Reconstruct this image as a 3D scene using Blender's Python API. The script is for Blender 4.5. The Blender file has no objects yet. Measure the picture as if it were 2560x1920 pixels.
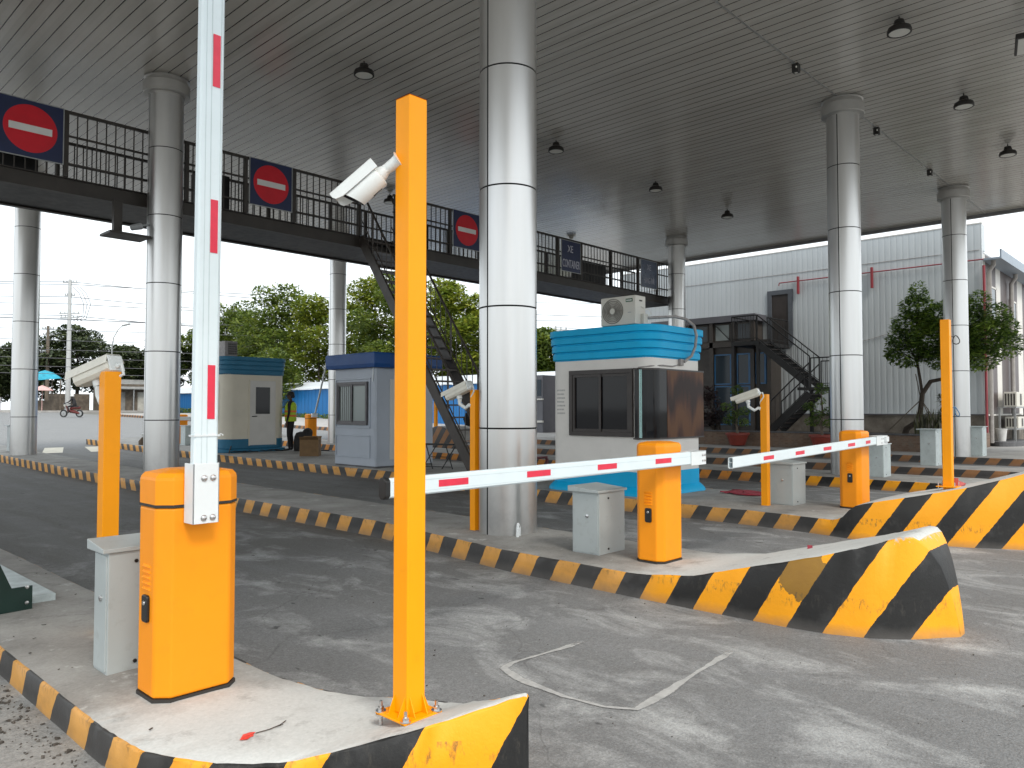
import bpy, bmesh, math, random
from mathutils import Vector, Matrix
random.seed(7)
R = math.radians
SC = bpy.context.scene
COL = SC.collection

# ------------------------------------------------------------------ camera, sky, sun, exposure
cam_d = bpy.data.cameras.new('camera')
cam_d.sensor_width = 36.0
cam_d.lens = 26.849
cam_d.clip_start = 0.05
cam_d.clip_end = 3000
cam = bpy.data.objects.new('camera', cam_d)
cam.location = (-5.668, -5.413, 1.43)
cam.rotation_euler = (R(91.921), 0, R(-46.62))
COL.objects.link(cam)
SC.camera = cam

SUN_EL, SUN_AZ = 48.0, 200.0      # azimuth clockwise from +Y
W = bpy.data.worlds.new('World')
SC.world = W
W.use_nodes = True
nt = W.node_tree
nt.nodes.clear()
wo = nt.nodes.new('ShaderNodeOutputWorld')
bg = nt.nodes.new('ShaderNodeBackground')
bg.inputs['Strength'].default_value = 0.11
sky = nt.nodes.new('ShaderNodeTexSky')
sky.sky_type = 'NISHITA'
sky.sun_disc = False
sky.sun_elevation = R(SUN_EL)
sky.sun_rotation = R(SUN_AZ)
sky.dust_density = 4.0
sky.air_density = 1.2
cloud = nt.nodes.new('ShaderNodeTexNoise')
cloud.inputs['Scale'].default_value = 2.2
cloud.inputs['Detail'].default_value = 6
cr = nt.nodes.new('ShaderNodeValToRGB')
cr.color_ramp.elements[0].position = 0.3
cr.color_ramp.elements[0].color = (6.6, 7.3, 7.9, 1)
cr.color_ramp.elements[1].position = 0.7
cr.color_ramp.elements[1].color = (9.3, 9.6, 9.6, 1)
mx = nt.nodes.new('ShaderNodeMix')
mx.data_type = 'RGBA'
mx.inputs['Factor'].default_value = 0.86      # overcast: mostly cloud, a little sky through it
tc = nt.nodes.new('ShaderNodeTexCoord')
nt.links.new(tc.outputs['Generated'], cloud.inputs['Vector'])
nt.links.new(cloud.outputs['Fac'], cr.inputs['Fac'])
nt.links.new(sky.outputs['Color'], mx.inputs['A'])
nt.links.new(cr.outputs['Color'], mx.inputs['B'])
nt.links.new(mx.outputs['Result'], bg.inputs['Color'])
nt.links.new(bg.outputs['Background'], wo.inputs['Surface'])

sun_d = bpy.data.lights.new('sun', 'SUN')
sun_d.energy = 1.3
sun_d.angle = R(18)
sun_d.color = (1.0, 0.95, 0.87)
sun = bpy.data.objects.new('sun', sun_d)
sun.rotation_euler = (R(90 - SUN_EL), 0, R(180 - SUN_AZ))
sun.location = (0, -30, 40)
COL.objects.link(sun)

SC.view_settings.view_transform = 'Standard'
SC.view_settings.look = 'None'
SC.view_settings.gamma = 1.0
SC.view_settings.exposure = 0.88

# ------------------------------------------------------------------ terrain height (the road climbs gently away from the gates)
def G(y):
    if y < 5: return 0.0
    if y < 18: return 0.1 * ((y - 5) / 13.0) ** 1.6
    if y < 76: return 0.1 + 0.019 * (y - 18)
    return 1.202

# ------------------------------------------------------------------ materials
def newmat(name):
    m = bpy.data.materials.new(name)
    m.use_nodes = True
    n = m.node_tree
    b = n.nodes['Principled BSDF']
    return m, n, b

def noise(n, scale, detail=4, vec=None, rough=0.55, dist=0.0):
    t = n.nodes.new('ShaderNodeTexNoise')
    t.inputs['Scale'].default_value = scale
    t.inputs['Detail'].default_value = detail
    t.inputs['Roughness'].default_value = rough
    t.inputs['Distortion'].default_value = dist
    if vec is not None: n.links.new(vec, t.inputs['Vector'])
    return t.outputs['Fac']

def ramp(n, fac, stops):
    r = n.nodes.new('ShaderNodeValToRGB')
    e = r.color_ramp.elements
    while len(e) < len(stops): e.new(0.5)
    for el, (p, c) in zip(e, stops):
        el.position = p
        el.color = (c[0], c[1], c[2], 1) if hasattr(c, '__len__') else (c, c, c, 1)
    n.links.new(fac, r.inputs['Fac'])
    return r.outputs['Color']

def mixc(n, fac, a, b, mode='MIX'):
    m = n.nodes.new('ShaderNodeMix')
    m.data_type = 'RGBA'
    m.blend_type = mode
    for s, v in (('Factor', fac), ('A', a), ('B', b)):
        if hasattr(v, 'node'): n.links.new(v, m.inputs[s])
        elif s == 'Factor': m.inputs[s].default_value = v
        else: m.inputs[s].default_value = (v[0], v[1], v[2], 1)
    return m.outputs['Result']

def mth(n, op, a, b=None, c=None, clamp=False):
    m = n.nodes.new('ShaderNodeMath')
    m.operation = op
    m.use_clamp = clamp
    for i, v in enumerate((a, b, c)):
        if v is None: continue
        if hasattr(v, 'node'): n.links.new(v, m.inputs[i])
        else: m.inputs[i].default_value = v
    return m.outputs[0]

def pos(n):
    return n.nodes.new('ShaderNodeNewGeometry').outputs['Position']

def objc(n):
    return n.nodes.new('ShaderNodeTexCoord').outputs['Object']

def sepxyz(n, v):
    s = n.nodes.new('ShaderNodeSeparateXYZ')
    n.links.new(v, s.inputs[0])
    return s.outputs[0], s.outputs[1], s.outputs[2]

def mapv(n, v, scale=(1, 1, 1), loc=(0, 0, 0)):
    m = n.nodes.new('ShaderNodeMapping')
    m.inputs['Scale'].default_value = scale
    m.inputs['Location'].default_value = loc
    n.links.new(v, m.inputs['Vector'])
    return m.outputs['Vector']

def bump(n, b, h, strength=0.3, dist=0.01):
    k = n.nodes.new('ShaderNodeBump')
    k.inputs['Strength'].default_value = strength
    k.inputs['Distance'].default_value = dist
    n.links.new(h, k.inputs['Height'])
    n.links.new(k.outputs['Normal'], b.inputs['Normal'])

def plain(name, col, rough=0.5, metal=0.0, var=0.12, scale=6.0, bmp=0.0, bscale=90.0, dirt=0.0, dirtcol=(0.12, 0.10, 0.08), coat=0.0, rvar=0.12, spec=0.5):
    """painted / moulded surface with slight tone variation, uneven gloss, specks of dirt"""
    m, n, b = newmat(name)
    v = pos(n)
    f = noise(n, scale, 5, v)
    lo = tuple(c * (1 - var) for c in col)
    hi = tuple(min(1, c * (1 + var)) for c in col)
    c = ramp(n, f, [(0.3, lo), (0.7, hi)])
    if dirt > 0:
        f2 = noise(n, scale * 4.3, 8, v, 0.7)
        d = ramp(n, f2, [(0.56, 0.0), (0.74, dirt)])
        c = mixc(n, d, c, dirtcol)
    n.links.new(c, b.inputs['Base Color'])
    fr = noise(n, scale * 2.1, 4, v)
    rr = n.nodes.new('ShaderNodeMapRange')
    n.links.new(fr, rr.inputs[0])
    rr.inputs[3].default_value = max(0.02, rough - rvar)
    rr.inputs[4].default_value = min(1, rough + rvar)
    n.links.new(rr.outputs[0], b.inputs['Roughness'])
    b.inputs['Metallic'].default_value = metal
    b.inputs['Coat Weight'].default_value = coat
    b.inputs['Specular IOR Level'].default_value = spec
    if bmp > 0: bump(n, b, noise(n, bscale, 6, v), bmp, 0.004)
    return m

M = {}
M['orange'] = plain('orange_paint', (0.96, 0.345, 0.001), 0.42, var=0.04, scale=2.5, bmp=0.05, bscale=25, dirt=0.10, dirtcol=(0.4, 0.14, 0.02), spec=0.28)
M['orange_cab'] = plain('orange_cabinet_paint', (0.96, 0.315, 0.006), 0.46, var=0.05, scale=2.2, bmp=0.06, bscale=20, dirt=0.12, dirtcol=(0.35, 0.13, 0.03), spec=0.3)
M['white'] = plain('white_paint', (0.76, 0.80, 0.81), 0.4, var=0.04, scale=5, bmp=0.03, dirt=0.12, dirtcol=(0.4, 0.4, 0.38))
M['boom_white'] = plain('boom_white_paint', (0.74, 0.83, 0.86), 0.42, var=0.03, scale=6, dirt=0.1, dirtcol=(0.45, 0.45, 0.43))
M['red_refl'] = plain('red_reflective_tape', (0.75, 0.03, 0.07), 0.35, var=0.08, scale=20)
M['black_plastic'] = plain('black_plastic', (0.012, 0.012, 0.012), 0.4, var=0.2, scale=10)
M['rubber'] = plain('dark_gasket', (0.03, 0.027, 0.024), 0.7)
M['grey_box'] = plain('grey_cabinet_paint', (0.42, 0.46, 0.46), 0.45, var=0.06, scale=3, bmp=0.05, dirt=0.3, dirtcol=(0.2, 0.19, 0.17))
M['grey_box_worn'] = plain('worn_pale_cabinet_paint', (0.50, 0.56, 0.56), 0.5, var=0.1, scale=5, bmp=0.08, dirt=0.6, dirtcol=(0.2, 0.17, 0.14))
M['chrome'] = plain('zinc_bolt', (0.62, 0.62, 0.62), 0.28, 1.0, var=0.15, scale=30)
M['dark_steel'] = plain('dark_painted_steel', (0.035, 0.029, 0.024), 0.5, var=0.25, scale=2.5, bmp=0.04, dirt=0.3, dirtcol=(0.08, 0.06, 0.05))
M['stair_steel'] = plain('brown_black_steel', (0.05, 0.04, 0.034), 0.45, var=0.25, scale=3, dirt=0.4, dirtcol=(0.11, 0.085, 0.07))
M['black_steel'] = plain('black_steel', (0.014, 0.013, 0.013), 0.5, var=0.2, scale=4)
M['grey_steel'] = plain('grey_galvanised', (0.35, 0.36, 0.36), 0.45, 0.6, var=0.15, scale=8)
M['sign_blue'] = plain('sign_navy', (0.012, 0.022, 0.075), 0.4, var=0.15, scale=4)
M['sign_blue_pale'] = plain('sign_faded_slate', (0.085, 0.11, 0.165), 0.3, var=0.25, scale=5)
M['sign_red'] = plain('sign_red', (0.62, 0.008, 0.022), 0.4, var=0.08, scale=4)
M['sign_white'] = plain('sign_white', (0.72, 0.72, 0.70), 0.45, var=0.05)
M['sign_text'] = plain('sign_lettering', (0.55, 0.55, 0.62), 0.45, var=0.05)
M['sign_text_pale'] = plain('sign_lettering_faded', (0.42, 0.43, 0.50), 0.45, var=0.1)
M['lamp_black'] = plain('lamp_black', (0.02, 0.018, 0.016), 0.45)
M['lamp_glass'] = plain('lamp_diffuser', (0.75, 0.74, 0.68), 0.35, var=0.03)
M['booth_white'] = plain('booth_white_plaster', (0.74, 0.715, 0.675), 0.55, var=0.05, scale=1.8, bmp=0.06, bscale=60, dirt=0.12, dirtcol=(0.42, 0.40, 0.36))
M['booth_cream'] = plain('booth_cream_plaster', (0.66, 0.61, 0.50), 0.55, var=0.05, scale=1.8, bmp=0.06, bscale=60, dirt=0.12, dirtcol=(0.4, 0.36, 0.28))
M['booth_cyan'] = plain('booth_cyan_paint', (0.002, 0.40, 0.72), 0.5, spec=0.25, var=0.07, scale=2.4, bmp=0.05, dirt=0.15, dirtcol=(0.02, 0.2, 0.36))
M['booth_teal'] = plain('booth_teal_paint', (0.012, 0.14, 0.25), 0.55, var=0.08, scale=2.4, bmp=0.05, dirt=0.15, dirtcol=(0.02, 0.1, 0.16))
M['booth_grey'] = plain('booth_grey_panel', (0.40, 0.44, 0.50), 0.45, var=0.05, scale=1.8, bmp=0.04, dirt=0.1, dirtcol=(0.25, 0.26, 0.28))
M['booth_blue'] = plain('booth_royal_blue', (0.003, 0.06, 0.23), 0.5, var=0.1, scale=2.0, dirt=0.3, dirtcol=(0.05, 0.2, 0.42))
M['win_frame'] = plain('dark_bronze_frame', (0.035, 0.027, 0.024), 0.4, var=0.15, scale=8)
M['win_frame_grey'] = plain('grey_alu_frame', (0.10, 0.095, 0.10), 0.4, 0.2, var=0.15, scale=8)
M['ac_white'] = plain('ac_casing', (0.58, 0.56, 0.50), 0.5, var=0.05, scale=4, dirt=0.2, dirtcol=(0.35, 0.32, 0.27))
M['ac_dark'] = plain('ac_grille', (0.05, 0.045, 0.04), 0.5)
M['ac_label'] = plain('ac_green_label', (0.01, 0.09, 0.035), 0.4)
M['hose'] = plain('grey_hose_wrap', (0.30, 0.28, 0.27), 0.6, var=0.2, scale=20, bmp=0.2, bscale=60)
M['cam_white'] = plain('camera_casing', (0.74, 0.77, 0.76), 0.35, var=0.04, scale=10, dirt=0.08)
M['cam_housing'] = plain('camera_housing_cream', (0.68, 0.66, 0.58), 0.4, var=0.06, scale=10, dirt=0.2)
M['cam_grey'] = plain('camera_visor_underside', (0.32, 0.33, 0.34), 0.5)
M['fence_blue'] = None
M['carton'] = plain('brown_cardboard', (0.20, 0.12, 0.055), 0.8, var=0.15, scale=10)
M['bag_black'] = plain('black_bag_fabric', (0.015, 0.014, 0.014), 0.8, var=0.4, scale=20, bmp=0.3, bscale=80)
M['maroon'] = plain('maroon_plastic', (0.13, 0.006, 0.012), 0.4)
M['pot_red'] = plain('terracotta_red_pot', (0.23, 0.035, 0.022), 0.5, var=0.15, scale=6, dirt=0.3)
M['trunk'] = plain('bark', (0.055, 0.042, 0.032), 0.9, var=0.35, scale=9, bmp=0.5, bscale=40)
M['trunk_far'] = plain('pale_bark', (0.14, 0.115, 0.09), 0.9, var=0.3, scale=5, bmp=0.4, bscale=20)
M['concrete_pole'] = plain('concrete_pole', (0.42, 0.43, 0.43), 0.8, var=0.1, scale=4)
M['wire'] = plain('power_cable', (0.09, 0.09, 0.10), 0.6)
M['green_steel'] = plain('dark_green_steel', (0.006, 0.026, 0.020), 0.4, var=0.2, scale=6)
M['plate_grey'] = plain('worn_white_plate', (0.46, 0.52, 0.52), 0.5, var=0.2, scale=8, dirt=0.4)
M['soil'] = plain('dark_soil', (0.03, 0.024, 0.018), 0.95, var=0.4, scale=12, bmp=0.5, bscale=30)
M['red_cloth'] = plain('dull_red_cloth', (0.30, 0.03, 0.05), 0.8, var=0.25, scale=20, bmp=0.3, bscale=40)
M['red_scrap'] = plain('red_plastic_scrap', (0.65, 0.06, 0.04), 0.5)
M['skin'] = plain('skin', (0.10, 0.055, 0.038), 0.55, var=0.1)  # dark tone: shade on the face and hands put into the colour
M['hair'] = plain('black_hair', (0.008, 0.007, 0.007), 0.6)
M['dark_cloth'] = plain('dark_cloth', (0.014, 0.013, 0.015), 0.85, var=0.3, scale=15)
M['vest'] = plain('hi_vis_vest', (0.42, 0.60, 0.02), 0.6, var=0.1, scale=15)
M['vest_band'] = plain('vest_orange_band', (0.75, 0.16, 0.02), 0.5)
M['helmet'] = plain('pale_helmet', (0.6, 0.6, 0.6), 0.3)
M['side_cladding_light'] = plain('pale_cladding', (0.62, 0.60, 0.56), 0.5, var=0.06, scale=2)
M['gutter'] = plain('blue_grey_gutter', (0.25, 0.30, 0.36), 0.45, var=0.08)
M['pipe_red'] = plain('red_fire_pipe', (0.26, 0.035, 0.045), 0.5, var=0.1)
M['pipe_grey'] = plain('grey_downpipe', (0.33, 0.31, 0.29), 0.5, var=0.1)
M['annex_grey'] = plain('dark_grey_fascia', (0.11, 0.11, 0.125), 0.45, var=0.1, scale=2)
M['annex_wall'] = plain('dark_brown_cladding', (0.05, 0.042, 0.036), 0.55, var=0.15, scale=3)
M['win_blue'] = plain('blue_window_frame', (0.02, 0.13, 0.30), 0.4)
M['dark_door'] = plain('dark_door', (0.035, 0.028, 0.025), 0.5)
M['door_frame'] = plain('charcoal_door_frame', (0.09, 0.10, 0.115), 0.45)
M['bucket'] = plain('white_bucket', (0.62, 0.62, 0.60), 0.45)
M['slab_dark'] = plain('dark_wet_concrete', (0.10, 0.10, 0.105), 0.7, var=0.2, scale=6, bmp=0.2)
M['crosswalk'] = plain('worn_road_paint', (0.62, 0.58, 0.48), 0.8, var=0.12, scale=5, dirt=0.35, dirtcol=(0.3, 0.29, 0.27))
M['awning'] = plain('grey_tin_sheet', (0.20, 0.20, 0.19), 0.6, var=0.25, scale=3)
M['teal_cloth'] = plain('turquoise_tarp', (0.02, 0.30, 0.42), 0.7, var=0.25, scale=3)
M['shack_wall'] = plain('grimy_shack_board', (0.11, 0.09, 0.07), 0.8, var=0.35, scale=3)
M['shack_sign'] = plain('pale_shop_board', (0.40, 0.39, 0.35), 0.7, var=0.2, scale=3)
M['roof_white'] = plain('pale_tin_roof', (0.62, 0.66, 0.70), 0.5, var=0.08, scale=1.0)

def glass_dark(name, col=(0.012, 0.012, 0.014), rough=0.06):
    m, n, b = newmat(name)
    b.inputs['Base Color'].default_value = (*col, 1)
    b.inputs['Roughness'].default_value = rough
    b.inputs['IOR'].default_value = 1.45
    b.inputs['Specular IOR Level'].default_value = 0.30
    f = noise(n, 3.0, 3, pos(n))
    bump(n, b, f, 0.02, 0.02)
    return m
M['glass'] = glass_dark('dark_glass')
M['glass_blue'] = glass_dark('blue_tinted_glass', (0.02, 0.035, 0.05), 0.05)
M['glass_pale'] = glass_dark('pale_glass', (0.30, 0.34, 0.33), 0.12)  # pale colour puts the bright reflection into the upper annex pane
M['acrylic'] = plain('pale_cyan_acrylic_edge', (0.45, 0.72, 0.70), 0.25)

def mk_wood():
    m, n, b = newmat('varnished_wood')
    v = mapv(n, pos(n), (3.2, 3.2, 0.7))
    w = n.nodes.new('ShaderNodeTexWave')
    w.wave_type = 'RINGS'
    w.inputs['Scale'].default_value = 1.1
    w.inputs['Distortion'].default_value = 5.0
    w.inputs['Detail'].default_value = 4
    n.links.new(v, w.inputs['Vector'])
    c = ramp(n, w.outputs['Fac'], [(0.1, (0.020, 0.007, 0.005)), (0.55, (0.060, 0.020, 0.010)), (0.95, (0.110, 0.045, 0.016))])
    n.links.new(c, b.inputs['Base Color'])
    b.inputs['Roughness'].default_value = 0.42
    b.inputs['Specular IOR Level'].default_value = 0.2
    return m
M['wood'] = mk_wood()

def mk_asphalt():
    m, n, b = newmat('worn_asphalt')
    p = pos(n)
    x, y, z = sepxyz(n, p)
    fine = noise(n, 75, 6, p, 0.78)
    grit = noise(n, 26, 7, p, 0.75)
    patch = noise(n, 0.75, 7, p, 0.62)
    streak = noise(n, 1.0, 6, mapv(n, p, (3.2, 0.28, 1)), 0.6)
    scuff = noise(n, 2.3, 8, mapv(n, p, (1.0, 0.55, 1), (5, 2, 0)), 0.68, 0.6)
    base = ramp(n, patch, [(0.30, (0.115, 0.113, 0.107)), (0.52, (0.155, 0.155, 0.152)), (0.72, (0.20, 0.202, 0.203))])
    c = mixc(n, ramp(n, streak, [(0.42, 0.0), (0.64, 0.55)]), base, (0.105, 0.100, 0.088))
    # dusty and paler towards the noses
    nr = mth(n, 'MULTIPLY', mth(n, 'SUBTRACT', 2.2, y), 0.28, clamp=True)
    c = mixc(n, mth(n, 'MULTIPLY', nr, 0.62), c, mixc(n, patch, (0.165, 0.170, 0.176), (0.275, 0.282, 0.290)))
    # pale cement dust, mostly between the two nearest islands and in front of the noses
    dz = mth(n, 'SUBTRACT', 1.0, mth(n, 'MULTIPLY', mth(n, 'ABSOLUTE', mth(n, 'ADD', y, 0.6)), 0.16), clamp=True)
    fz = mth(n, 'SUBTRACT', 1.0, mth(n, 'MULTIPLY', mth(n, 'ABSOLUTE', mth(n, 'ADD', y, 4.5)), 0.35), clamp=True)
    dust = mth(n, 'MULTIPLY', ramp(n, scuff, [(0.50, 0.0), (0.72, 0.95)]), mth(n, 'ADD', mth(n, 'MULTIPLY', dz, 0.9), mth(n, 'ADD', mth(n, 'MULTIPLY', fz, 0.5), 0.12)), clamp=True)
    c = mixc(n, dust, c, (0.46, 0.47, 0.47))
    # left lane outside the first island is paler and gritty
    lf = mth(n, 'MULTIPLY', mth(n, 'SUBTRACT', -4.5, x), 6.0, clamp=True)
    c = mixc(n, mth(n, 'MULTIPLY', lf, 0.75), c, (0.34, 0.335, 0.32))
    # road beyond the canopy: open daylight painted in as a paler grey
    out = mth(n, 'MULTIPLY', mth(n, 'SUBTRACT', y, 21.5), 0.5, clamp=True)
    c = mixc(n, mth(n, 'MULTIPLY', out, 0.8), c, (0.20, 0.205, 0.208))
    # oil spots
    spot = noise(n, 9, 2, mapv(n, p, (1.0, 0.5, 1)), 0.4)
    c = mixc(n, ramp(n, spot, [(0.73, 0.0), (0.77, 0.75)]), c, (0.03, 0.03, 0.03))
    # aggregate
    vo = n.nodes.new('ShaderNodeTexVoronoi')
    vo.inputs['Scale'].default_value = 95
    n.links.new(p, vo.inputs['Vector'])
    c = mixc(n, ramp(n, vo.outputs['Distance'], [(0.0, 0.30), (0.45, 0.0)]), c, (0.34, 0.34, 0.34))
    c = mixc(n, 0.75, c, ramp(n, fine, [(0.28, 0.26), (0.5, 0.5), (0.74, 0.78)]), 'OVERLAY')
    c = mixc(n, 0.6, c, ramp(n, grit, [(0.3, 0.34), (0.5, 0.5), (0.7, 0.66)]), 'OVERLAY')
    pit = noise(n, 42, 3, mapv(n, p, (1, 1, 1), (3, 3, 3)), 0.5)
    c = mixc(n, ramp(n, pit, [(0.70, 0.0), (0.74, 0.7)]), c, (0.035, 0.034, 0.033))
    c = mixc(n, ramp(n, pit, [(0.26, 0.7), (0.30, 0.0)]), c, (0.42, 0.42, 0.41))
    # cracks
    vc = n.nodes.new('ShaderNodeTexVoronoi')
    vc.feature = 'DISTANCE_TO_EDGE'
    vc.inputs['Scale'].default_value = 0.33
    wv = n.nodes.new('ShaderNodeVectorMath')
    nz = n.nodes.new('ShaderNodeTexNoise')
    nz.inputs['Scale'].default_value = 2.0
    n.links.new(p, nz.inputs['Vector'])
    wv.operation = 'MULTIPLY_ADD'
    n.links.new(nz.outputs['Color'], wv.inputs[0])
    wv.inputs[1].default_value = (0.9, 0.9, 0)
    n.links.new(p, wv.inputs[2])
    n.links.new(wv.outputs[0], vc.inputs['Vector'])
    c = mixc(n, ramp(n, vc.outputs['Distance'], [(0.0, 0.25), (0.003, 0.0)]), c, (0.028, 0.026, 0.024))
    n.links.new(c, b.inputs['Base Color'])
    b.inputs['Specular IOR Level'].default_value = 0.35
    rr = ramp(n, patch, [(0.3, 0.7), (0.7, 0.9)])
    n.links.new(rr, b.inputs['Roughness'])
    h = mth(n, 'ADD', mth(n, 'MULTIPLY', fine, 0.6), mth(n, 'MULTIPLY', vo.outputs['Distance'], -0.5))
    bump(n, b, h, 0.7, 0.006)
    return m
M['asphalt'] = mk_asphalt()

def mk_ground():
    m, n, b = newmat('far_ground')
    p = pos(n)
    c = ramp(n, noise(n, 0.15, 6, p), [(0.35, (0.12, 0.115, 0.10)), (0.6, (0.18, 0.175, 0.16)), (0.8, (0.10, 0.12, 0.06))])
    n.links.new(c, b.inputs['Base Color'])
    b.inputs['Roughness'].default_value = 0.95
    return m
M['ground'] = mk_ground()

def mk_concrete(name, lo, mid, hi, white_y=None):
    m, n, b = newmat(name)
    p = pos(n)
    x, y, z = sepxyz(n, p)
    big = noise(n, 1.6, 7, p, 0.62)
    fine = noise(n, 60, 6, p, 0.7)
    c = ramp(n, big, [(0.3, lo), (0.52, mid), (0.72, hi)])
    if white_y is not None:      # fresh pale cement screed on the raised noses
        wob = mth(n, 'MULTIPLY', mth(n, 'SUBTRACT', noise(n, 2.2, 6, p, 0.65), 0.5), 1.3)
        f = mth(n, 'MULTIPLY', mth(n, 'SUBTRACT', white_y, mth(n, 'ADD', y, wob)), 2.2, clamp=True)
        c = mixc(n, mth(n, 'MULTIPLY', f, 0.8), c, (0.62, 0.64, 0.63))
        d2 = noise(n, 5, 7, mapv(n, p, (1, 1, 1), (3, 9, 1)), 0.7)
        c = mixc(n, ramp(n, d2, [(0.60, 0.0), (0.68, 0.55)]), c, (0.66, 0.67, 0.65))
    st = noise(n, 6, 8, mapv(n, p, (1, 1, 1), (7, 1, 0)), 0.7)
    c = mixc(n, ramp(n, st, [(0.56, 0.0), (0.75, 0.6)]), c, tuple(v * 0.5 for v in lo))
    c = mixc(n, 0.35, c, ramp(n, fine, [(0.25, 0.25), (0.8, 0.75)]), 'OVERLAY')
    n.links.new(c, b.inputs['Base Color'])
    b.inputs['Roughness'].default_value = 0.88
    bump(n, b, mth(n, 'ADD', mth(n, 'MULTIPLY', fine, 0.4), big), 0.35, 0.008)
    return m
M['conc_top'] = mk_concrete('island_concrete', (0.22, 0.21, 0.195), (0.33, 0.32, 0.30), (0.43, 0.42, 0.395), -1.9)
M['conc_pave'] = mk_concrete('pavement_concrete', (0.26, 0.25, 0.24), (0.34, 0.33, 0.315), (0.42, 0.41, 0.395))
M['stone_base'] = mk_concrete('stained_base_wall', (0.10, 0.085, 0.07), (0.17, 0.15, 0.125), (0.26, 0.235, 0.205))

def mk_stripes(name, period=0.4525, s0=-0.07, slope=0.58, flip=7.0, slope2=-0.5, fresh_y=-2.3, duty=0.5,
               yel_new=(0.95, 0.385, 0.003), yel_old=(0.70, 0.34, 0.07), blk_new=(0.013, 0.013, 0.013), blk_old=(0.045, 0.043, 0.042), wear=0.5, bend=None, cuts=(), chip=None, patch=None):
    m, n, b = newmat(name)
    p = pos(n)
    x, y, z = sepxyz(n, p)
    fl = mth(n, 'GREATER_THAN', y, flip)
    sl = mth(n, 'ADD', slope, mth(n, 'MULTIPLY', fl, slope2 - slope))
    wob = mth(n, 'MULTIPLY', mth(n, 'SUBTRACT', noise(n, 14, 5, p), 0.5), 0.022)
    s = mth(n, 'ADD', mth(n, 'ADD', y, mth(n, 'MULTIPLY', sl, z)), wob)
    fr = mth(n, 'FRACT', mth(n, 'DIVIDE', mth(n, 'SUBTRACT', s, s0), period))
    isy = mth(n, 'LESS_THAN', fr, duty)
    if bend:       # face that turns away from the kerb line: measured bands instead of the regular ones
        s2 = mth(n, 'SUBTRACT', s, mth(n, 'MULTIPLY', mth(n, 'MAXIMUM', mth(n, 'ADD', x, bend[0]), 0.0), bend[1]))
        use = mth(n, 'LESS_THAN', s2, bend[2])
        acc = None
        for lo, hi in cuts:
            t = mth(n, 'MULTIPLY', mth(n, 'GREATER_THAN', s2, lo), mth(n, 'LESS_THAN', s2, hi))
            acc = t if acc is None else mth(n, 'ADD', acc, t)
        isy = mth(n, 'ADD', mth(n, 'MULTIPLY', isy, mth(n, 'SUBTRACT', 1.0, use)), mth(n, 'MULTIPLY', acc, use))
    old = mth(n, 'MULTIPLY', mth(n, 'SUBTRACT', y, fresh_y), 2.5, clamp=True)
    tone = noise(n, 7, 6, p, 0.6)
    yel = mixc(n, old, yel_new, yel_old)
    yel = mixc(n, mth(n, 'MULTIPLY', ramp(n, tone, [(0.4, 0.0), (0.8, 0.5)]), old), yel, tuple(v * 0.62 for v in yel_old))
    blk = mixc(n, old, blk_new, blk_old)
    blk = mixc(n, ramp(n, tone, [(0.55, 0.0), (0.8, 0.35)]), blk, (0.10, 0.10, 0.10))
    c = mixc(n, isy, blk, yel)
    # chips, tyre scuffs and grime
    ch = noise(n, 38, 8, p, 0.72)
    c = mixc(n, mth(n, 'MULTIPLY', ramp(n, ch, [(0.67, 0.0), (0.71, 0.9)]), mth(n, 'MULTIPLY', wear, mth(n, 'ADD', 0.12, mth(n, 'MULTIPLY', old, 0.88)))), c, (0.13, 0.12, 0.11))
    gr = noise(n, 3.2, 7, mapv(n, p, (1, 1, 2.2), (1, 4, 2)), 0.66)
    c = mixc(n, mth(n, 'MULTIPLY', ramp(n, gr, [(0.56, 0.0), (0.80, 0.55)]), mth(n, 'ADD', mth(n, 'MULTIPLY', old, 0.55), 0.10)), c, (0.055, 0.05, 0.046))
    lowd = mth(n, 'MULTIPLY', mth(n, 'SUBTRACT', 0.05, mth(n, 'SUBTRACT', z, mth(n, 'MULTIPLY', noise(n, 11, 5, p), 0.06))), 12, clamp=True)
    c = mixc(n, mth(n, 'MULTIPLY', lowd, 0.5), c, (0.15, 0.14, 0.13))
    if patch:      # stripe once painted over, olive film worn through
        dx = n.nodes.new('ShaderNodeVectorMath'); dx.operation = 'DISTANCE'
        n.links.new(p, dx.inputs[0]); dx.inputs[1].default_value = patch[0]
        k = mth(n, 'LESS_THAN', mth(n, 'ADD', dx.outputs['Value'], mth(n, 'MULTIPLY', mth(n, 'SUBTRACT', noise(n, 16, 5, p), 0.5), 0.22)), patch[1])
        c = mixc(n, mth(n, 'MULTIPLY', mth(n, 'MULTIPLY', k, isy), 0.8), c, mixc(n, noise(n, 9, 6, p), (0.07, 0.06, 0.022), (0.20, 0.14, 0.03)))
    if chip:       # knocked-off corner showing raw cement
        k = mth(n, 'MULTIPLY', mth(n, 'SUBTRACT', mth(n, 'ADD', z, mth(n, 'MULTIPLY', mth(n, 'SUBTRACT', noise(n, 13, 7, p, 0.7), 0.5), 0.28)), chip), 40, clamp=True)
        c = mixc(n, k, c, mixc(n, noise(n, 22, 6, p), (0.62, 0.62, 0.60), (0.30, 0.28, 0.25)))
    # grime bleeding down from the top arris, paint scraped along it
    brk = noise(n, 30, 8, mapv(n, p, (1, 1, 0.35)), 0.75)
    if old is not None:
        edge = mth(n, 'MULTIPLY', mth(n, 'SUBTRACT', z, mth(n, 'ADD', 0.105, mth(n, 'MULTIPLY', noise(n, 8, 4, p), 0.05))), 22, clamp=True)
        k = mth(n, 'MULTIPLY', mth(n, 'MULTIPLY', edge, ramp(n, brk, [(0.52, 0.0), (0.64, 0.7)])), mth(n, 'LESS_THAN', z, 0.24))
        c = mixc(n, k, c, (0.05, 0.045, 0.038))
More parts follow.
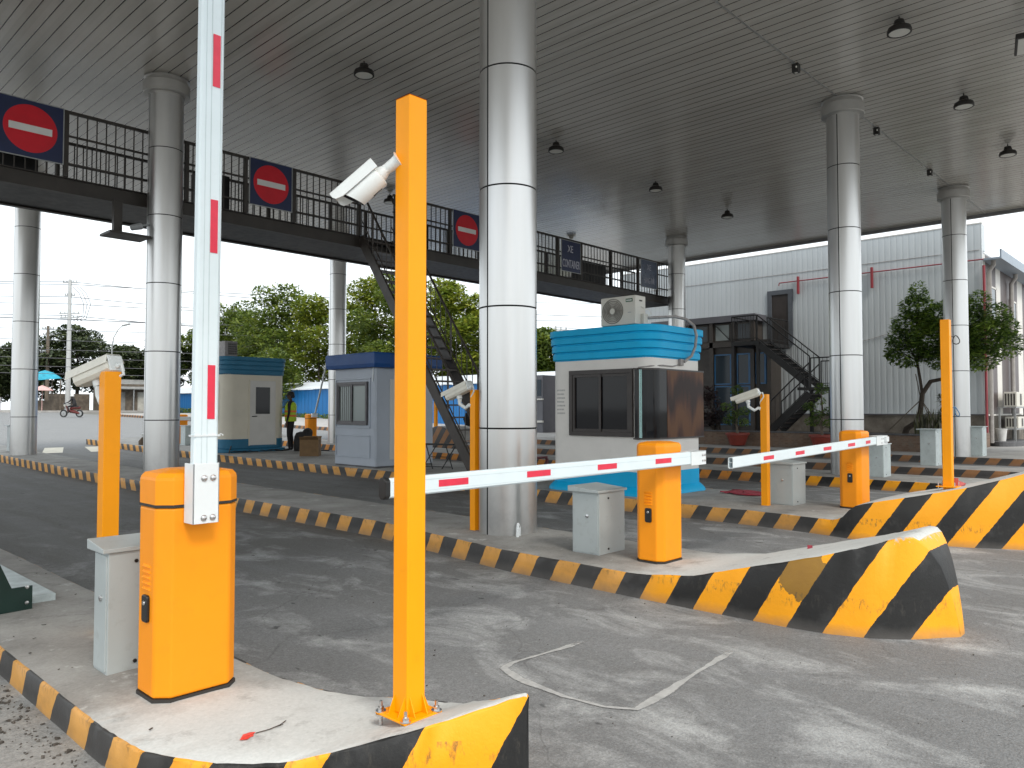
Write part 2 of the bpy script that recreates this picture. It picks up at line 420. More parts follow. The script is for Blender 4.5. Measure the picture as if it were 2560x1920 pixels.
    n.links.new(c, b.inputs['Base Color'])
    b.inputs['Roughness'].default_value = 0.55
    bump(n, b, mth(n, 'ADD', mth(n, 'MULTIPLY', ch, 0.5), noise(n, 9, 5, p)), 0.35, 0.01)
    return m
M['stripe'] = mk_stripes('hazard_stripes', chip=0.615, patch=((-.76, -3.36, .34), .17))
M['stripe1'] = mk_stripes('hazard_stripes_near', period=0.44, s0=-0.19, bend=(4.6, 0.5, -2.56), cuts=((-2.751, -2.576), (-3.176, -3.04), (-3.81, -3.477)), fresh_y=-2.75, yel_old=(0.66, 0.33, 0.075))
M['stripe3'] = mk_stripes('hazard_stripes_third', period=0.4635, s0=-2.253 - 0.25 + 0.4635 * 3, slope=0.66, flip=8.3, fresh_y=-2.05, duty=0.53)
M['stripe4'] = mk_stripes('hazard_stripes_fourth', period=0.455, s0=-1.05, slope=0.6, flip=60, fresh_y=0.8, yel_old=(0.72, 0.27, 0.03))
M['stripe_old'] = mk_stripes('hazard_stripes_faded', period=0.52, s0=0.1, slope=0.75, flip=60, fresh_y=-90, yel_old=(0.33, 0.155, 0.06), blk_old=(0.052, 0.05, 0.05), wear=0.9)

def mk_soffit():
    m, n, b = newmat('aluminium_strip_soffit')
    p = pos(n)
    x, y, z = sepxyz(n, p)
    u = mth(n, 'DIVIDE', x, 0.207)
    fr = mth(n, 'FRACT', u)
    cell = mth(n, 'FLOOR', u)
    groove = mth(n, 'LESS_THAN', mth(n, 'ABSOLUTE', mth(n, 'SUBTRACT', fr, 0.5)), 0.042)
    wn = n.nodes.new('ShaderNodeTexWhiteNoise')
    wn.noise_dimensions = '1D'
    n.links.new(cell, wn.inputs['W'])
    t = ramp(n, wn.outputs['Value'], [(0.0, (0.49, 0.465, 0.42)), (1.0, (0.56, 0.535, 0.49))])
    dirt = noise(n, 1.2, 7, mapv(n, p, (2.0, 0.5, 1)), 0.65)
    t = mixc(n, ramp(n, dirt, [(0.5, 0.0), (0.8, 0.35)]), t, (0.40, 0.38, 0.345))
    c = mixc(n, groove, t, (0.012, 0.010, 0.009))
    n.links.new(c, b.inputs['Base Color'])
    b.inputs['Roughness'].default_value = 0.22
    b.inputs['Specular IOR Level'].default_value = 0.85
    prof = mth(n, 'ABSOLUTE', mth(n, 'SUBTRACT', fr, 0.5))
    h = mth(n, 'ADD', mth(n, 'MULTIPLY', mth(n, 'MINIMUM', prof, 0.10), 6.0), mth(n, 'MULTIPLY', noise(n, 0.8, 3, mapv(n, p, (5, 0.5, 1))), 0.22))
    bump(n, b, h, 0.18, 0.010)
    return m
M['soffit'] = mk_soffit()

def mk_column():
    m, n, b = newmat('aluminium_composite_cladding')
    p = pos(n)
    f = noise(n, 1.0, 4, mapv(n, p, (4, 4, 0.35)))
    c = ramp(n, f, [(0.3, (0.58, 0.575, 0.56)), (0.7, (0.66, 0.66, 0.655))])
    x, y, z = sepxyz(n, p)
    g = noise(n, 7, 7, p, 0.7)
    low = mth(n, 'MULTIPLY', mth(n, 'SUBTRACT', 0.9, z), 1.1, clamp=True)
    c = mixc(n, mth(n, 'MULTIPLY', ramp(n, g, [(0.45, 0.0), (0.7, 0.35)]), low), c, (0.25, 0.26, 0.27))
    n.links.new(c, b.inputs['Base Color'])
    b.inputs['Metallic'].default_value = 0.93
    b.inputs['Roughness'].default_value = 0.30
    bump(n, b, noise(n, 1.4, 3, mapv(n, p, (1.5, 1.5, 0.6))), 0.03, 0.03)
    return m
M['column'] = mk_column()
M['joint'] = plain('black_joint_sealant', (0.008, 0.008, 0.008), 0.9)
M['capital'] = plain('cap_ring_aluminium', (0.46, 0.45, 0.43), 0.42, 0.55, var=0.06)

def mk_corrugated(name, col, axis, period, depth=0.35, rough=0.42, dark=0.78):
    m, n, b = newmat(name)
    p = pos(n)
    xyz = sepxyz(n, p)
    u = mth(n, 'FRACT', mth(n, 'DIVIDE', xyz[axis], period))
    tri = mth(n, 'ABSOLUTE', mth(n, 'SUBTRACT', u, 0.5))
    rib = mth(n, 'SMOOTH_MIN', mth(n, 'MULTIPLY', tri, 4.0), 1.0, 0.3)
    f = noise(n, 1.1, 6, mapv(n, p, (1, 1, 0.25)))
    c = ramp(n, f, [(0.3, tuple(v * 0.9 for v in col)), (0.7, col)])
    ln = mth(n, 'LESS_THAN', tri, 0.07)
    c = mixc(n, mth(n, 'MULTIPLY', ln, 0.5), c, tuple(v * dark for v in col))
    d = noise(n, 1.6, 8, mapv(n, p, (2, 2, 0.5)), 0.7)
    c = mixc(n, ramp(n, d, [(0.56, 0.0), (0.8, 0.25)]), c, tuple(v * 0.6 for v in col))
    n.links.new(c, b.inputs['Base Color'])
    b.inputs['Roughness'].default_value = rough
    b.inputs['Metallic'].default_value = 0.15
    bump(n, b, rib, depth, 0.04)
    return m
M['warehouse'] = mk_corrugated('white_corrugated_cladding', (0.55, 0.59, 0.61), 1, 0.205, 0.22)
M['side_brown'] = mk_corrugated('brown_ribbed_cladding', (0.085, 0.062, 0.060), 0, 0.22, dark=0.55)
M['fence_blue'] = mk_corrugated('blue_corrugated_sheet', (0.004, 0.15, 0.42), 1, 0.5, dark=0.5)

def mk_brick():
    m, n, b = newmat('planter_brick')
    p = pos(n)
    x, y, z = sepxyz(n, p)
    cv = n.nodes.new('ShaderNodeCombineXYZ')
    n.links.new(y, cv.inputs[0]); n.links.new(z, cv.inputs[1])
    br = n.nodes.new('ShaderNodeTexBrick')
    br.inputs['Scale'].default_value = 4.5
    br.inputs['Color1'].default_value = (0.16, 0.10, 0.07, 1)
    br.inputs['Color2'].default_value = (0.23, 0.15, 0.105, 1)
    br.inputs['Mortar'].default_value = (0.19, 0.16, 0.13, 1)
    br.inputs['Mortar Size'].default_value = 0.018
    n.links.new(cv.outputs[0], br.inputs['Vector'])
    c = mixc(n, ramp(n, noise(n, 3, 7, p, 0.7), [(0.45, 0.0), (0.7, 0.8)]), br.outputs['Color'], (0.20, 0.175, 0.145))
    n.links.new(c, b.inputs['Base Color'])
    b.inputs['Roughness'].default_value = 0.9
    bump(n, b, br.outputs['Fac'], -0.3, 0.01)
    return m
M['brick'] = mk_brick()

def mk_leaf(name, lo, mid, hi, scale=0.9, trans=0.35):
    m, n, b = newmat(name)
    p = pos(n)
    f = noise(n, scale, 3, p)
    g = n.nodes.new('ShaderNodeNewGeometry')
    r = n.nodes.new('ShaderNodeMath'); r.operation = 'MULTIPLY_ADD'
    n.links.new(g.outputs['Random Per Island'], r.inputs[0])
    r.inputs[1].default_value = 0.45
    n.links.new(mth(n, 'SUBTRACT', f, 0.22), r.inputs[2])
    c = ramp(n, r.outputs[0], [(0.25, lo), (0.5, mid), (0.8, hi)])
    n.links.new(c, b.inputs['Base Color'])
    b.inputs['Roughness'].default_value = 0.5
    t = n.nodes.new('ShaderNodeBsdfTranslucent')
    n.links.new(c, t.inputs['Color'])
    mx = n.nodes.new('ShaderNodeMixShader')
    mx.inputs[0].default_value = trans
    n.links.new(b.outputs[0], mx.inputs[1])
    n.links.new(t.outputs[0], mx.inputs[2])
    n.links.new(mx.outputs[0], n.nodes['Material Output'].inputs['Surface'])
    return m
M['leaf_bright'] = mk_leaf('leaves_yellow_green', (0.07, 0.11, 0.010), (0.17, 0.22, 0.020), (0.30, 0.31, 0.035))
M['leaf_mid'] = mk_leaf('leaves_mid_green', (0.045, 0.078, 0.010), (0.10, 0.15, 0.020), (0.20, 0.24, 0.03))
M['leaf_dark'] = mk_leaf('leaves_dark_green', (0.020, 0.034, 0.012), (0.045, 0.066, 0.022), (0.09, 0.11, 0.04), trans=0.2)
M['leaf_tree'] = mk_leaf('leaves_fresh_green', (0.030, 0.062, 0.012), (0.085, 0.16, 0.022), (0.24, 0.34, 0.05), 1.4, 0.25)
M['leaf_red'] = mk_leaf('leaves_dark_purple', (0.012, 0.010, 0.010), (0.030, 0.018, 0.018), (0.07, 0.035, 0.035), 1.5, 0.15)
M['leaf_blade'] = mk_leaf('blades_olive', (0.03, 0.035, 0.014), (0.075, 0.08, 0.03), (0.15, 0.14, 0.07), 3.0, 0.15)

def mk_pale_line():
    m, n, b = newmat('cement_filled_saw_cut')
    p = pos(n)
    f = noise(n, 14, 8, p, 0.72)
    c = ramp(n, f, [(0.3, (0.30, 0.30, 0.295)), (0.65, (0.47, 0.47, 0.46))])
    n.links.new(c, b.inputs['Base Color'])
    b.inputs['Roughness'].default_value = 0.95
    uv = n.nodes.new('ShaderNodeVertexColor')
    uv.layer_name = 'edge'
    a = mth(n, 'SUBTRACT', mth(n, 'MULTIPLY', uv.outputs['Color'], 1.7), mth(n, 'MULTIPLY', noise(n, 12, 8, mapv(n, p, (1, 1, 1), (2, 2, 2)), 0.8), 2.6))
    a = mth(n, 'MULTIPLY', mth(n, 'ADD', a, 0.5), 1.7, clamp=True)
    a = mth(n, 'MULTIPLY', a, mth(n, 'GREATER_THAN', uv.outputs['Color'], 0.02))
    n.links.new(a, b.inputs['Alpha'])
    return m
M['sawcut'] = mk_pale_line()

# ------------------------------------------------------------------ mesh helpers
def root_of(o):
    while o.parent: o = o.parent
    return o

class MB:
    """collects shapes in world coordinates; build() links them as ONE mesh object, local to its thing's base"""
    def __init__(self): self.v = []; self.f = []; self.mi = []; self.sm = []
    def add(self, vs, fs, mi=0, smooth=False):
        o = len(self.v)
        self.v += [tuple(p) for p in vs]
        for f in fs:
            self.f.append([i + o for i in f]); self.mi.append(mi); self.sm.append(smooth)
        return self
    def box(self, x0, x1, y0, y1, z0, z1, mi=0):
        vs = [(x, y, z) for z in (z0, z1) for y in (y0, y1) for x in (x0, x1)]
        return self.add(vs, [(0, 2, 3, 1), (4, 5, 7, 6), (0, 1, 5, 4), (2, 6, 7, 3), (0, 4, 6, 2), (1, 3, 7, 5)], mi)
    def obox(self, c, ax, h, mi=0):
        """oriented box: centre, three unit axes, half sizes"""
        c = Vector(c); a = [Vector(k).normalized() * s for k, s in zip(ax, h)]
        vs = [c + a[0] * i + a[1] * j + a[2] * k for k in (-1, 1) for j in (-1, 1) for i in (-1, 1)]
        return self.add(vs, [(0, 2, 3, 1), (4, 5, 7, 6), (0, 1, 5, 4), (2, 6, 7, 3), (0, 4, 6, 2), (1, 3, 7, 5)], mi)
    def bar(self, p, q, w, h=None, up=(0, 0, 1), mi=0):
        p = Vector(p); q = Vector(q); d = (q - p)
        L = d.length; d.normalize()
        s = d.cross(Vector(up))
        if s.length < 1e-4: s = d.cross(Vector((0, 1, 0)))
        s.normalize(); u = s.cross(d)
        return self.obox((p + q) / 2, (d, s, u), (L / 2, w / 2, (h or w) / 2), mi)
    def prism(self, poly, z0, z1, mi=0, smooth=False, cap=True):
        n = len(poly)
        z0f = z0 if callable(z0) else (lambda p: z0)
        z1f = z1 if callable(z1) else (lambda p: z1)
        vs = [(p[0], p[1], z0f(p)) for p in poly] + [(p[0], p[1], z1f(p)) for p in poly]
        self.add(vs, [(i, (i + 1) % n, n + (i + 1) % n, n + i) for i in range(n)], mi, smooth)
        if cap:
            o = len(self.v) - 2 * n
            self.f.append([o + i for i in reversed(range(n))]); self.mi.append(mi); self.sm.append(False)
            self.f.append([o + n + i for i in range(n)]); self.mi.append(mi); self.sm.append(False)
        return self
    def tube(self, pts, r, n=8, mi=0, caps=True, smooth=True):
        pts = [Vector(p) for p in pts]
        rs = r if hasattr(r, '__len__') else [r] * len(pts)
        rings = []; prev = None
        for i, p in enumerate(pts):
            d = (pts[min(i + 1, len(pts) - 1)] - pts[max(i - 1, 0)]).normalized()
            if prev is None:
                a = d.cross(Vector((0, 0, 1)))
                if a.length < 1e-3: a = d.cross(Vector((0, 1, 0)))
            else: a = prev - d * prev.dot(d)
            a.normalize(); prev = a; b = d.cross(a)
            rings.append([p + (a * math.cos(2 * math.pi * k / n) + b * math.sin(2 * math.pi * k / n)) * rs[i] for k in range(n)])
        vs = [q for rg in rings for q in rg]
        fs = [(i * n + k, i * n + (k + 1) % n, (i + 1) * n + (k + 1) % n, (i + 1) * n + k) for i in range(len(pts) - 1) for k in range(n)]
        self.add(vs, fs, mi, smooth)
        if caps:
            o = len(self.v) - len(vs)
            self.f.append([o + k for k in reversed(range(n))]); self.mi.append(mi); self.sm.append(False)
            self.f.append([o + (len(pts) - 1) * n + k for k in range(n)]); self.mi.append(mi); self.sm.append(False)
        return self
    def lathe(self, c, prof, n=24, mi=0, axis=None, smooth=True, a0=0.0, a1=2 * math.pi, sx=1.0):
        """profile [(radius, height)] turned about an axis (default +Z) through c"""
        c = Vector(c); ax = Vector(axis or (0, 0, 1)).normalized()
        t = ax.cross(Vector((0, 0, 1)))
        if t.length < 1e-4: t = Vector((1, 0, 0))
        t.normalize(); s = ax.cross(t)
        full = abs(a1 - a0 - 2 * math.pi) < 1e-6
        m = n if full else n + 1
        vs = [c + ax * h + (t * math.cos(a0 + (a1 - a0) * k / n) * sx + s * math.sin(a0 + (a1 - a0) * k / n)) * r for r, h in prof for k in range(m)]
        fs = []
        for i in range(len(prof) - 1):
            for k in range(n):
                k2 = (k + 1) % m
                fs.append((i * m + k, i * m + k2, (i + 1) * m + k2, (i + 1) * m + k))
        return self.add(vs, fs, mi, smooth)
    def build(self, name, mats, parent=None, bevel=0.0, seg=2, sharp=35):
        base = root_of(parent).location.copy() if parent else Vector((0, 0, 0))
        return self._mk(name, mats, parent, base, bevel, seg, sharp)
    def top(self, name, mats, base, bevel=0.0, seg=2, sharp=35):
        """a thing that is one mesh: origin at its base"""
        o = self._mk(name, mats, None, Vector(base), bevel, seg, sharp)
        o.location = base
        return o
    def _mk(self, name, mats, parent, base, bevel, seg, sharp):
        me = bpy.data.meshes.new(name)
        me.from_pydata([tuple(Vector(p) - base) for p in self.v], [], self.f)
        for m in (mats if isinstance(mats, (list, tuple)) else [mats]): me.materials.append(m)
        me.polygons.foreach_set('material_index', self.mi)
        me.polygons.foreach_set('use_smooth', self.sm)
        me.update()
        bm = bmesh.new(); bm.from_mesh(me)
        bmesh.ops.recalc_face_normals(bm, faces=bm.faces)
        bm.to_mesh(me); bm.free()
        if any(self.sm): me.set_sharp_from_angle(angle=R(sharp))
        o = bpy.data.objects.new(name, me)
        COL.objects.link(o)
        if parent: o.parent = parent
        if bevel > 0:
            b = o.modifiers.new('bevel', 'BEVEL')
            b.width = bevel; b.segments = seg; b.limit_method = 'ANGLE'; b.angle_limit = R(40)
        return o

def thing(name, label, cat, loc, group=None):
    o = bpy.data.objects.new(name, None)
    o.empty_display_size = 0.2
    COL.objects.link(o)
    o.location = loc
    return tag(o, label, cat, group)

def tag(o, label=None, cat=None, group=None, kind=None):
    if label: o['label'] = label
    if cat: o['category'] = cat
    if group: o['group'] = group
    if kind: o['kind'] = kind
    return o

def copy_tree(o, parent=None, first=True):
    c = o.copy(); COL.objects.link(c)
    if parent: c.parent = parent
    for ch in list(o.children): copy_tree(ch, c, False)
    return c

def dup(src, loc, label, group=None, rz=None):
    c = copy_tree(src)
    c.location = loc
    c['label'] = label
    if group: c['group'] = group
    if rz is not None: c.rotation_euler = (0, 0, rz)
    return c

def rrect(x0, x1, y0, y1, r, n=6):
    pts = []
    for cx, cy, a in ((x1 - r, y1 - r, 0), (x0 + r, y1 - r, 90), (x0 + r, y0 + r, 180), (x1 - r, y0 + r, 270)):
        for i in range(n + 1):
            t = R(a + 90 * i / n)
            pts.append((cx + r * math.cos(t), cy + r * math.sin(t)))
    return pts

def chamf(x0, x1, y0, y1, c):
    return [(x0 + c, y0), (x1 - c, y0), (x1, y0 + c), (x1, y1 - c), (x1 - c, y1), (x0 + c, y1), (x0, y1 - c), (x0, y0 + c)]

def text_mesh(name, body, size, mat, origin, right, up, parent, ext=0.004, sx=1.0, align='CENTER'):
    cu = bpy.data.curves.new(name, 'FONT')
    cu.body = body; cu.size = size; cu.align_x = align; cu.align_y = 'CENTER'; cu.extrude = ext
    cu.resolution_u = 3
    tmp = bpy.data.objects.new(name, cu)
    me = bpy.data.meshes.new_from_object(tmp)
    bpy.data.objects.remove(tmp); bpy.data.curves.remove(cu)
    right = Vector(right); up = Vector(up); nrm = right.cross(up)
    base = root_of(parent).location
    for v in me.vertices:
        p = v.co.copy()
        v.co = Vector(origin) + right * p.x * sx + up * p.y + nrm * p.z - base
    me.materials.clear(); me.materials.append(mat)
    me.name = name
    o = bpy.data.objects.new(name, me)
    COL.objects.link(o); o.parent = parent
    return o

# ------------------------------------------------------------------ ground and roads
def sheet(name, x0, x1, ys, dz, mat, nx=2):
    mb = MB()
    xs = [x0 + (x1 - x0) * i / nx for i in range(nx + 1)]
    vs = [(x, y, G(y) + dz) for y in ys for x in xs]
    m = nx + 1
    mb.add(vs, [(j * m + i, j * m + i + 1, (j + 1) * m + i + 1, (j + 1) * m + i) for j in range(len(ys) - 1) for i in range(nx)], 0, True)
    o = mb.build(name, mat, sharp=180)
    return tag(o, kind='structure')

sheet('ground', -700, 900, [-400, -60, 0, 5, 7, 9, 11, 13, 15, 18, 30, 50, 76, 120, 900], -0.012, M['ground'])
sheet('road', -90, 17.2, [-60, -20, -6, 0, 5, 6, 7, 8, 9, 10, 11, 12, 13, 14, 15, 16, 17, 18, 24, 40, 60, 74.5], 0.0, M['asphalt'], 4)
sheet('road_shoulder', -90, -4.55, [-60, -20, -6, 0, 5, 7, 9, 11, 13, 15, 18, 24], .045, M['asphalt'], 4)
# far kerb and footway across the main road
fb = MB()
fb.box(-90, 60, 74.5, 79, 1.0, 1.34)
tag(fb.build('far_footway', M['conc_pave'], bevel=0.02), kind='structure')

# zebra bars on the main road beyond the gates
for i, (xa, ya, xb, yb) in enumerate(((1.2, 20.1, 2.4, 22.6), (2.5, 20.0, 3.55, 22.5), (3.75, 20.0, 4.9, 22.5), (0.0, 20.2, 1.0, 22.7))):
    mb = MB()
    vs = [(xa, ya, G(ya) + .004), (xa + .55, ya, G(ya) + .004), (xb + .1, yb, G(yb) + .004), (xb - .45, yb, G(yb) + .004)]
    mb.add(vs, [(0, 1, 2, 3)])
    tag(mb.build('road_marking', M['crosswalk']), kind='structure')

# ------------------------------------------------------------------ traffic islands (pavements with painted kerbs)
def interp(tab, y):
    """tab sorted by descending y: rows (y, ...values)"""
    if y >= tab[0][0]: return tab[0][1:]
    for a, b in zip(tab, tab[1:]):
        if y >= b[0]:
            t = (a[0] - y) / (a[0] - b[0]) if a[0] != b[0] else 0
            return tuple(p + (q - p) * t for p, q in zip(a[1:], b[1:]))
    return tab[-1][1:]

def island(tab, stripe, ys, chip=0.006, top=None, name='traffic_island', nx=5, end_y=None):
    """tab rows (y, x left, x right, height above road): loft of cross-sections, rounded arris, chipped edge"""
    rnd = random.Random(len(ys) * 13 + int(tab[0][1] * 10))
    mb = MB()
    secs = []
    for y in ys:
        xl, xr, h = interp(tab, y)
        g = G(y); e = min(0.012, 0.3 * h, 0.25 * (xr - xl))
        j = lambda: rnd.uniform(-chip, chip)
        w = xr - xl
        crown = 0.012
        sec = [(xl, y, g - 0.05), (xl + j() * .3, y, g + h * 0.5), (xl + j(), y, g + h - e + j()), (xl + e * .35 + j(), y, g + h - e * .3 + j()), (xl + e, y, g + h + j() * .4)]
        for k in range(1, nx):
            sec.append((xl + e + (w - 2 * e) * k / nx, y, g + h + crown * math.sin(math.pi * k / nx)))
        sec += [(xr - e, y, g + h + j() * .4), (xr - e * .35 + j(), y, g + h - e * .3 + j()), (xr + j(), y, g + h - e + j()), (xr + j() * .3, y, g + h * 0.5), (xr, y, g - 0.05)]
        secs.append(sec)
    m = len(secs[0])
    vs = [p for s in secs for p in s]
    for j in range(len(secs) - 1):
        pass
    side = [0, 1, 2, 3] + [m - 5, m - 4, m - 3, m - 2]
    fs_s = [(j * m + i, j * m + i + 1, (j + 1) * m + i + 1, (j + 1) * m + i) for j in range(len(secs) - 1) for i in side]
    fs_t = [(j * m + i, j * m + i + 1, (j + 1) * m + i + 1, (j + 1) * m + i) for j in range(len(secs) - 1) for i in range(4, m - 5)]
    o = len(mb.v)
    mb.v += vs
    for f in fs_s: mb.f.append([a + o for a in f]); mb.mi.append(1); mb.sm.append(True)
    for f in fs_t: mb.f.append([a + o for a in f]); mb.mi.append(1 if end_y is not None and vs[f[0]][1] < end_y else 0); mb.sm.append(True)
    for q in ([*range(m)], [(len(secs) - 1) * m + i for i in reversed(range(m))]):
        mb.f.append([a + o for a in q]); mb.mi.append(1); mb.sm.append(False)
    ob = mb.build(name, [top or M['conc_top'], stripe], sharp=50)
    return tag(ob, kind='structure')

def yrange(a, b, steps):
    """from a down to b, list of (limit, step)"""
    ys = [a]; y = a
    for lim, st in steps:
        while y - st > lim + 1e-6:
            y -= st; ys.append(y)
        y = lim; ys.append(y)
    return ys

NOSE1 = [(30, -4.57, -3.79, .18), (-1.7, -4.57, -3.79, .18), (-2.13, -4.57, -3.785, .18), (-2.48, -4.545, -3.72, .18), (-2.62, -4.48, -3.65, .18), (-2.786, -4.396, -3.53, .182), (-2.95, -4.255, -3.46, .187), (-3.05, -4.11, -3.45, .208), (-3.13, -4.03, -3.46, .238), (-3.28, -3.87, -3.49, .292), (-3.42, -3.70, -3.53, .352), (-3.50, -3.60, -3.56, .384), (-3.515, -3.585, -3.57, .382)]
island(NOSE1, M['stripe1'], yrange(30, -3.515, [(0, 1.0), (-2.0, .12), (-3.515, .035)]))
NOSE2 = [(22, -.42, .62, .18), (5, -.46, .62, .18), (1.6, -.44, .55, .18), (.3, -.62, .5, .18), (-.7, -.745, .45, .18), (-2.1, -.765, .42, .18), (-2.55, -.76, .42, .235), (-3.25, -.745, .40, .43), (-3.5, -.71, .36, .50), (-3.73, -.62, .27, .575), (-3.87, -.52, .17, .63), (-3.94, -.45, .11, .635), (-4.0, -.37, .05, .56), (-4.05, -.30, -.02, .45), (-4.09, -.25, -.06, .30), (-4.12, -.22, -.09, .12), (-4.13, -.2, -.1, .02)]
island(NOSE2, M['stripe'], yrange(22, -4.13, [(3, .5), (-2.0, .12), (-3.6, .08), (-4.13, .03)]), end_y=-3.93)
NOSE3 = [(24, 3.62, 6.6, .18), (12, 3.75, 6.6, .18), (7, 3.85, 6.6, .18), (4.0, 3.5, 6.2, .18), (2.3, 3.3, 5.6, .18), (.5, 3.28, 5.35, .18), (-1.2, 3.26, 4.85, .18), (-2.1, 3.14, 4.72, .18), (-2.2, 3.10, 4.70, .22), (-2.32, 3.08, 4.70, .36), (-2.5, 3.12, 4.70, .41), (-2.9, 3.22, 4.70, .50), (-3.35, 3.36, 4.68, .61), (-3.7, 3.54, 4.62, .72), (-3.95, 3.66, 4.56, .82), (-4.3, 3.85, 4.42, .93), (-4.55, 4.02, 4.30, .98), (-4.66, 4.10, 4.22, .9)]
island(NOSE3, M['stripe3'], yrange(24, -4.66, [(3, .5), (-2.0, .12), (-4.66, .07)]), end_y=-4.6)
ISL4 = [(22, 8.72, 10.3, .18), (-2.2, 8.72, 10.3, .18), (-3.2, 8.9, 10.2, .5), (-4.2, 9.2, 9.9, .8)]
island(ISL4, M['stripe4'], yrange(22, -4.2, [(2, .5), (-4.2, .15)]))
ISL5 = [(22, 12.42, 13.75, .18), (-9, 12.42, 13.75, .18)]
island(ISL5, M['stripe_old'], yrange(22, -9, [(4, .5), (-9, .3)]), top=M['conc_pave'])
# raised exit noses at the far end of the islands
island([(17.4, 12.45, 13.7, .2), (15.4, 12.42, 13.75, .78), (14.9, 12.42, 13.75, .72), (14.55, 12.45, 13.7, .25)], M['stripe_old'], yrange(17.4, 14.55, [(14.55, .15)]))
island([(24.5, 9.0, 9.9, .62), (23.6, 8.72, 10.2, .55), (21.8, 8.72, 10.3, .19)], M['stripe_old'], yrange(24.5, 21.8, [(21.8, .15)]))
# pavement in front of the warehouse
PAV = [(62, 17.12, 70, .18), (-12, 17.12, 70, .18)]
island(PAV, M['stripe_old'], yrange(62, -12, [(14, 4), (-12, .5)]), top=M['conc_pave'], name='pavement', nx=6)

# cement-filled saw cut where the detector loop was laid
def sawcut(pts, w):
    mb = MB(); vs = []
    pts = [Vector((x, y, 0.004)) for x, y in pts]
    dense = []
    for a, b in zip(pts, pts[1:]):
        n = max(2, int((b - a).length / 0.05))
        dense += [a.lerp(b, i / n) for i in range(n)]
    dense.append(pts[-1])
    rows = []
    for i, p in enumerate(dense):
        d = (dense[min(i + 1, len(dense) - 1)] - dense[max(i - 1, 0)]).normalized()
        s = Vector((-d.y, d.x, 0))
        k = w * (0.75 + 0.35 * math.sin(i * .37) + random.uniform(-.15, .15))
        rows.append([p + s * k * t for t in (-1, -.45, .45, 1)])
    vs = [q for r in rows for q in r]
    mb.add(vs, [(i * 4 + j, i * 4 + j + 1, (i + 1) * 4 + j + 1, (i + 1) * 4 + j) for i in range(len(rows) - 1) for j in range(3)])
    o = mb.build('road_marking', M['sawcut'])
    at = o.data.color_attributes.new('edge', 'FLOAT_COLOR', 'POINT')
    n = len(rows)
    for i in range(n):
        e = min(1.0, i / 8, (n - 1 - i) / 8)
        for j, v in enumerate((0, 1, 1, 0)):
            at.data[i * 4 + j].color = (v * e, v * e, v * e, 1)
    return tag(o, kind='structure')
sawcut([(-1.66, -2.47), (-2.1, -2.46), (-2.50, -2.42), (-2.60, -2.45), (-2.66, -2.62), (-2.69, -2.95), (-2.66, -3.18), (-2.58, -3.31), (-2.35, -3.30), (-1.95, -3.26), (-1.55, -3.23), (-1.22, -3.20)], .042)

# kerb-side grit (uncountable)
mb = MB(); rnd = random.Random(3)
for i in range(900):
    y = rnd.uniform(-3.0, 3.5); x = -4.60 - abs(rnd.gauss(0, .10)); s = rnd.choice([.002, .003, .004, .004, .006, .009])
    a = rnd.uniform(0, 6.28)
    mb.obox((x, y, .045 + s * .4), ((math.cos(a), math.sin(a), rnd.uniform(-.3, .3)), (-math.sin(a), math.cos(a), 0), (0, 0, 1)), (s * rnd.uniform(.6, 1.6), s * .7, s * .5))
for i in range(260):
    x = rnd.uniform(-4.5, 3.2); y = rnd.uniform(-5.5, 0.5)
    if -.85 < x < .5 and y > -4.2 or x < -3.7 and y > -4: continue
    s = rnd.choice([.002, .003, .003, .005])
    mb.obox((x, y, s * .5), ((1, .3, .1), (-.3, 1, 0), (0, 0, 1)), (s * rnd.uniform(.7, 1.4), s * .7, s * .5))
tag(mb.build('loose_grit', plain('grit', (0.09, 0.08, 0.07), 0.95, var=.7, scale=40)), 'loose grit and leaf scraps along the kerb foot and on the asphalt', 'grit', kind='stuff')

# ------------------------------------------------------------------ canopy
SOF = 7.45
cz = thing('canopy', 'wide flat gate canopy with grey strip soffit carried on round metal columns', 'canopy', (3.5, 5, SOF))
MB().box(-9.5, 21.2, -7.0, 18.3, SOF, SOF + .02).build('soffit', M['soffit'], cz)
mb = MB()
mb.box(21.2, 21.32, -7.12, 18.42, SOF - .10, SOF + 1.1); mb.box(-9.62, -9.5, -7.12, 18.42, SOF - .10, SOF + 1.1)
mb.box(-9.5, 21.2, -7.12, -7.0, SOF - .10, SOF + 1.1); mb.box(-9.5, 21.2, 18.3, 18.42, SOF - .10, SOF + 1.1)
mb.build('fascia', plain('canopy_fascia', (0.20, 0.20, 0.205), .4, .3), cz)
MB().box(-9.5, 21.2, -7, 18.3, SOF + .95, SOF + 1.0).build('roof_sheet', M['grey_steel'], cz)
MB().box(-9.5, 21.2, -.018, .018, SOF - .006, SOF + .002).build('panel_seam', plain('seam_strip', (0.40, 0.395, 0.38), .35, .3), cz)

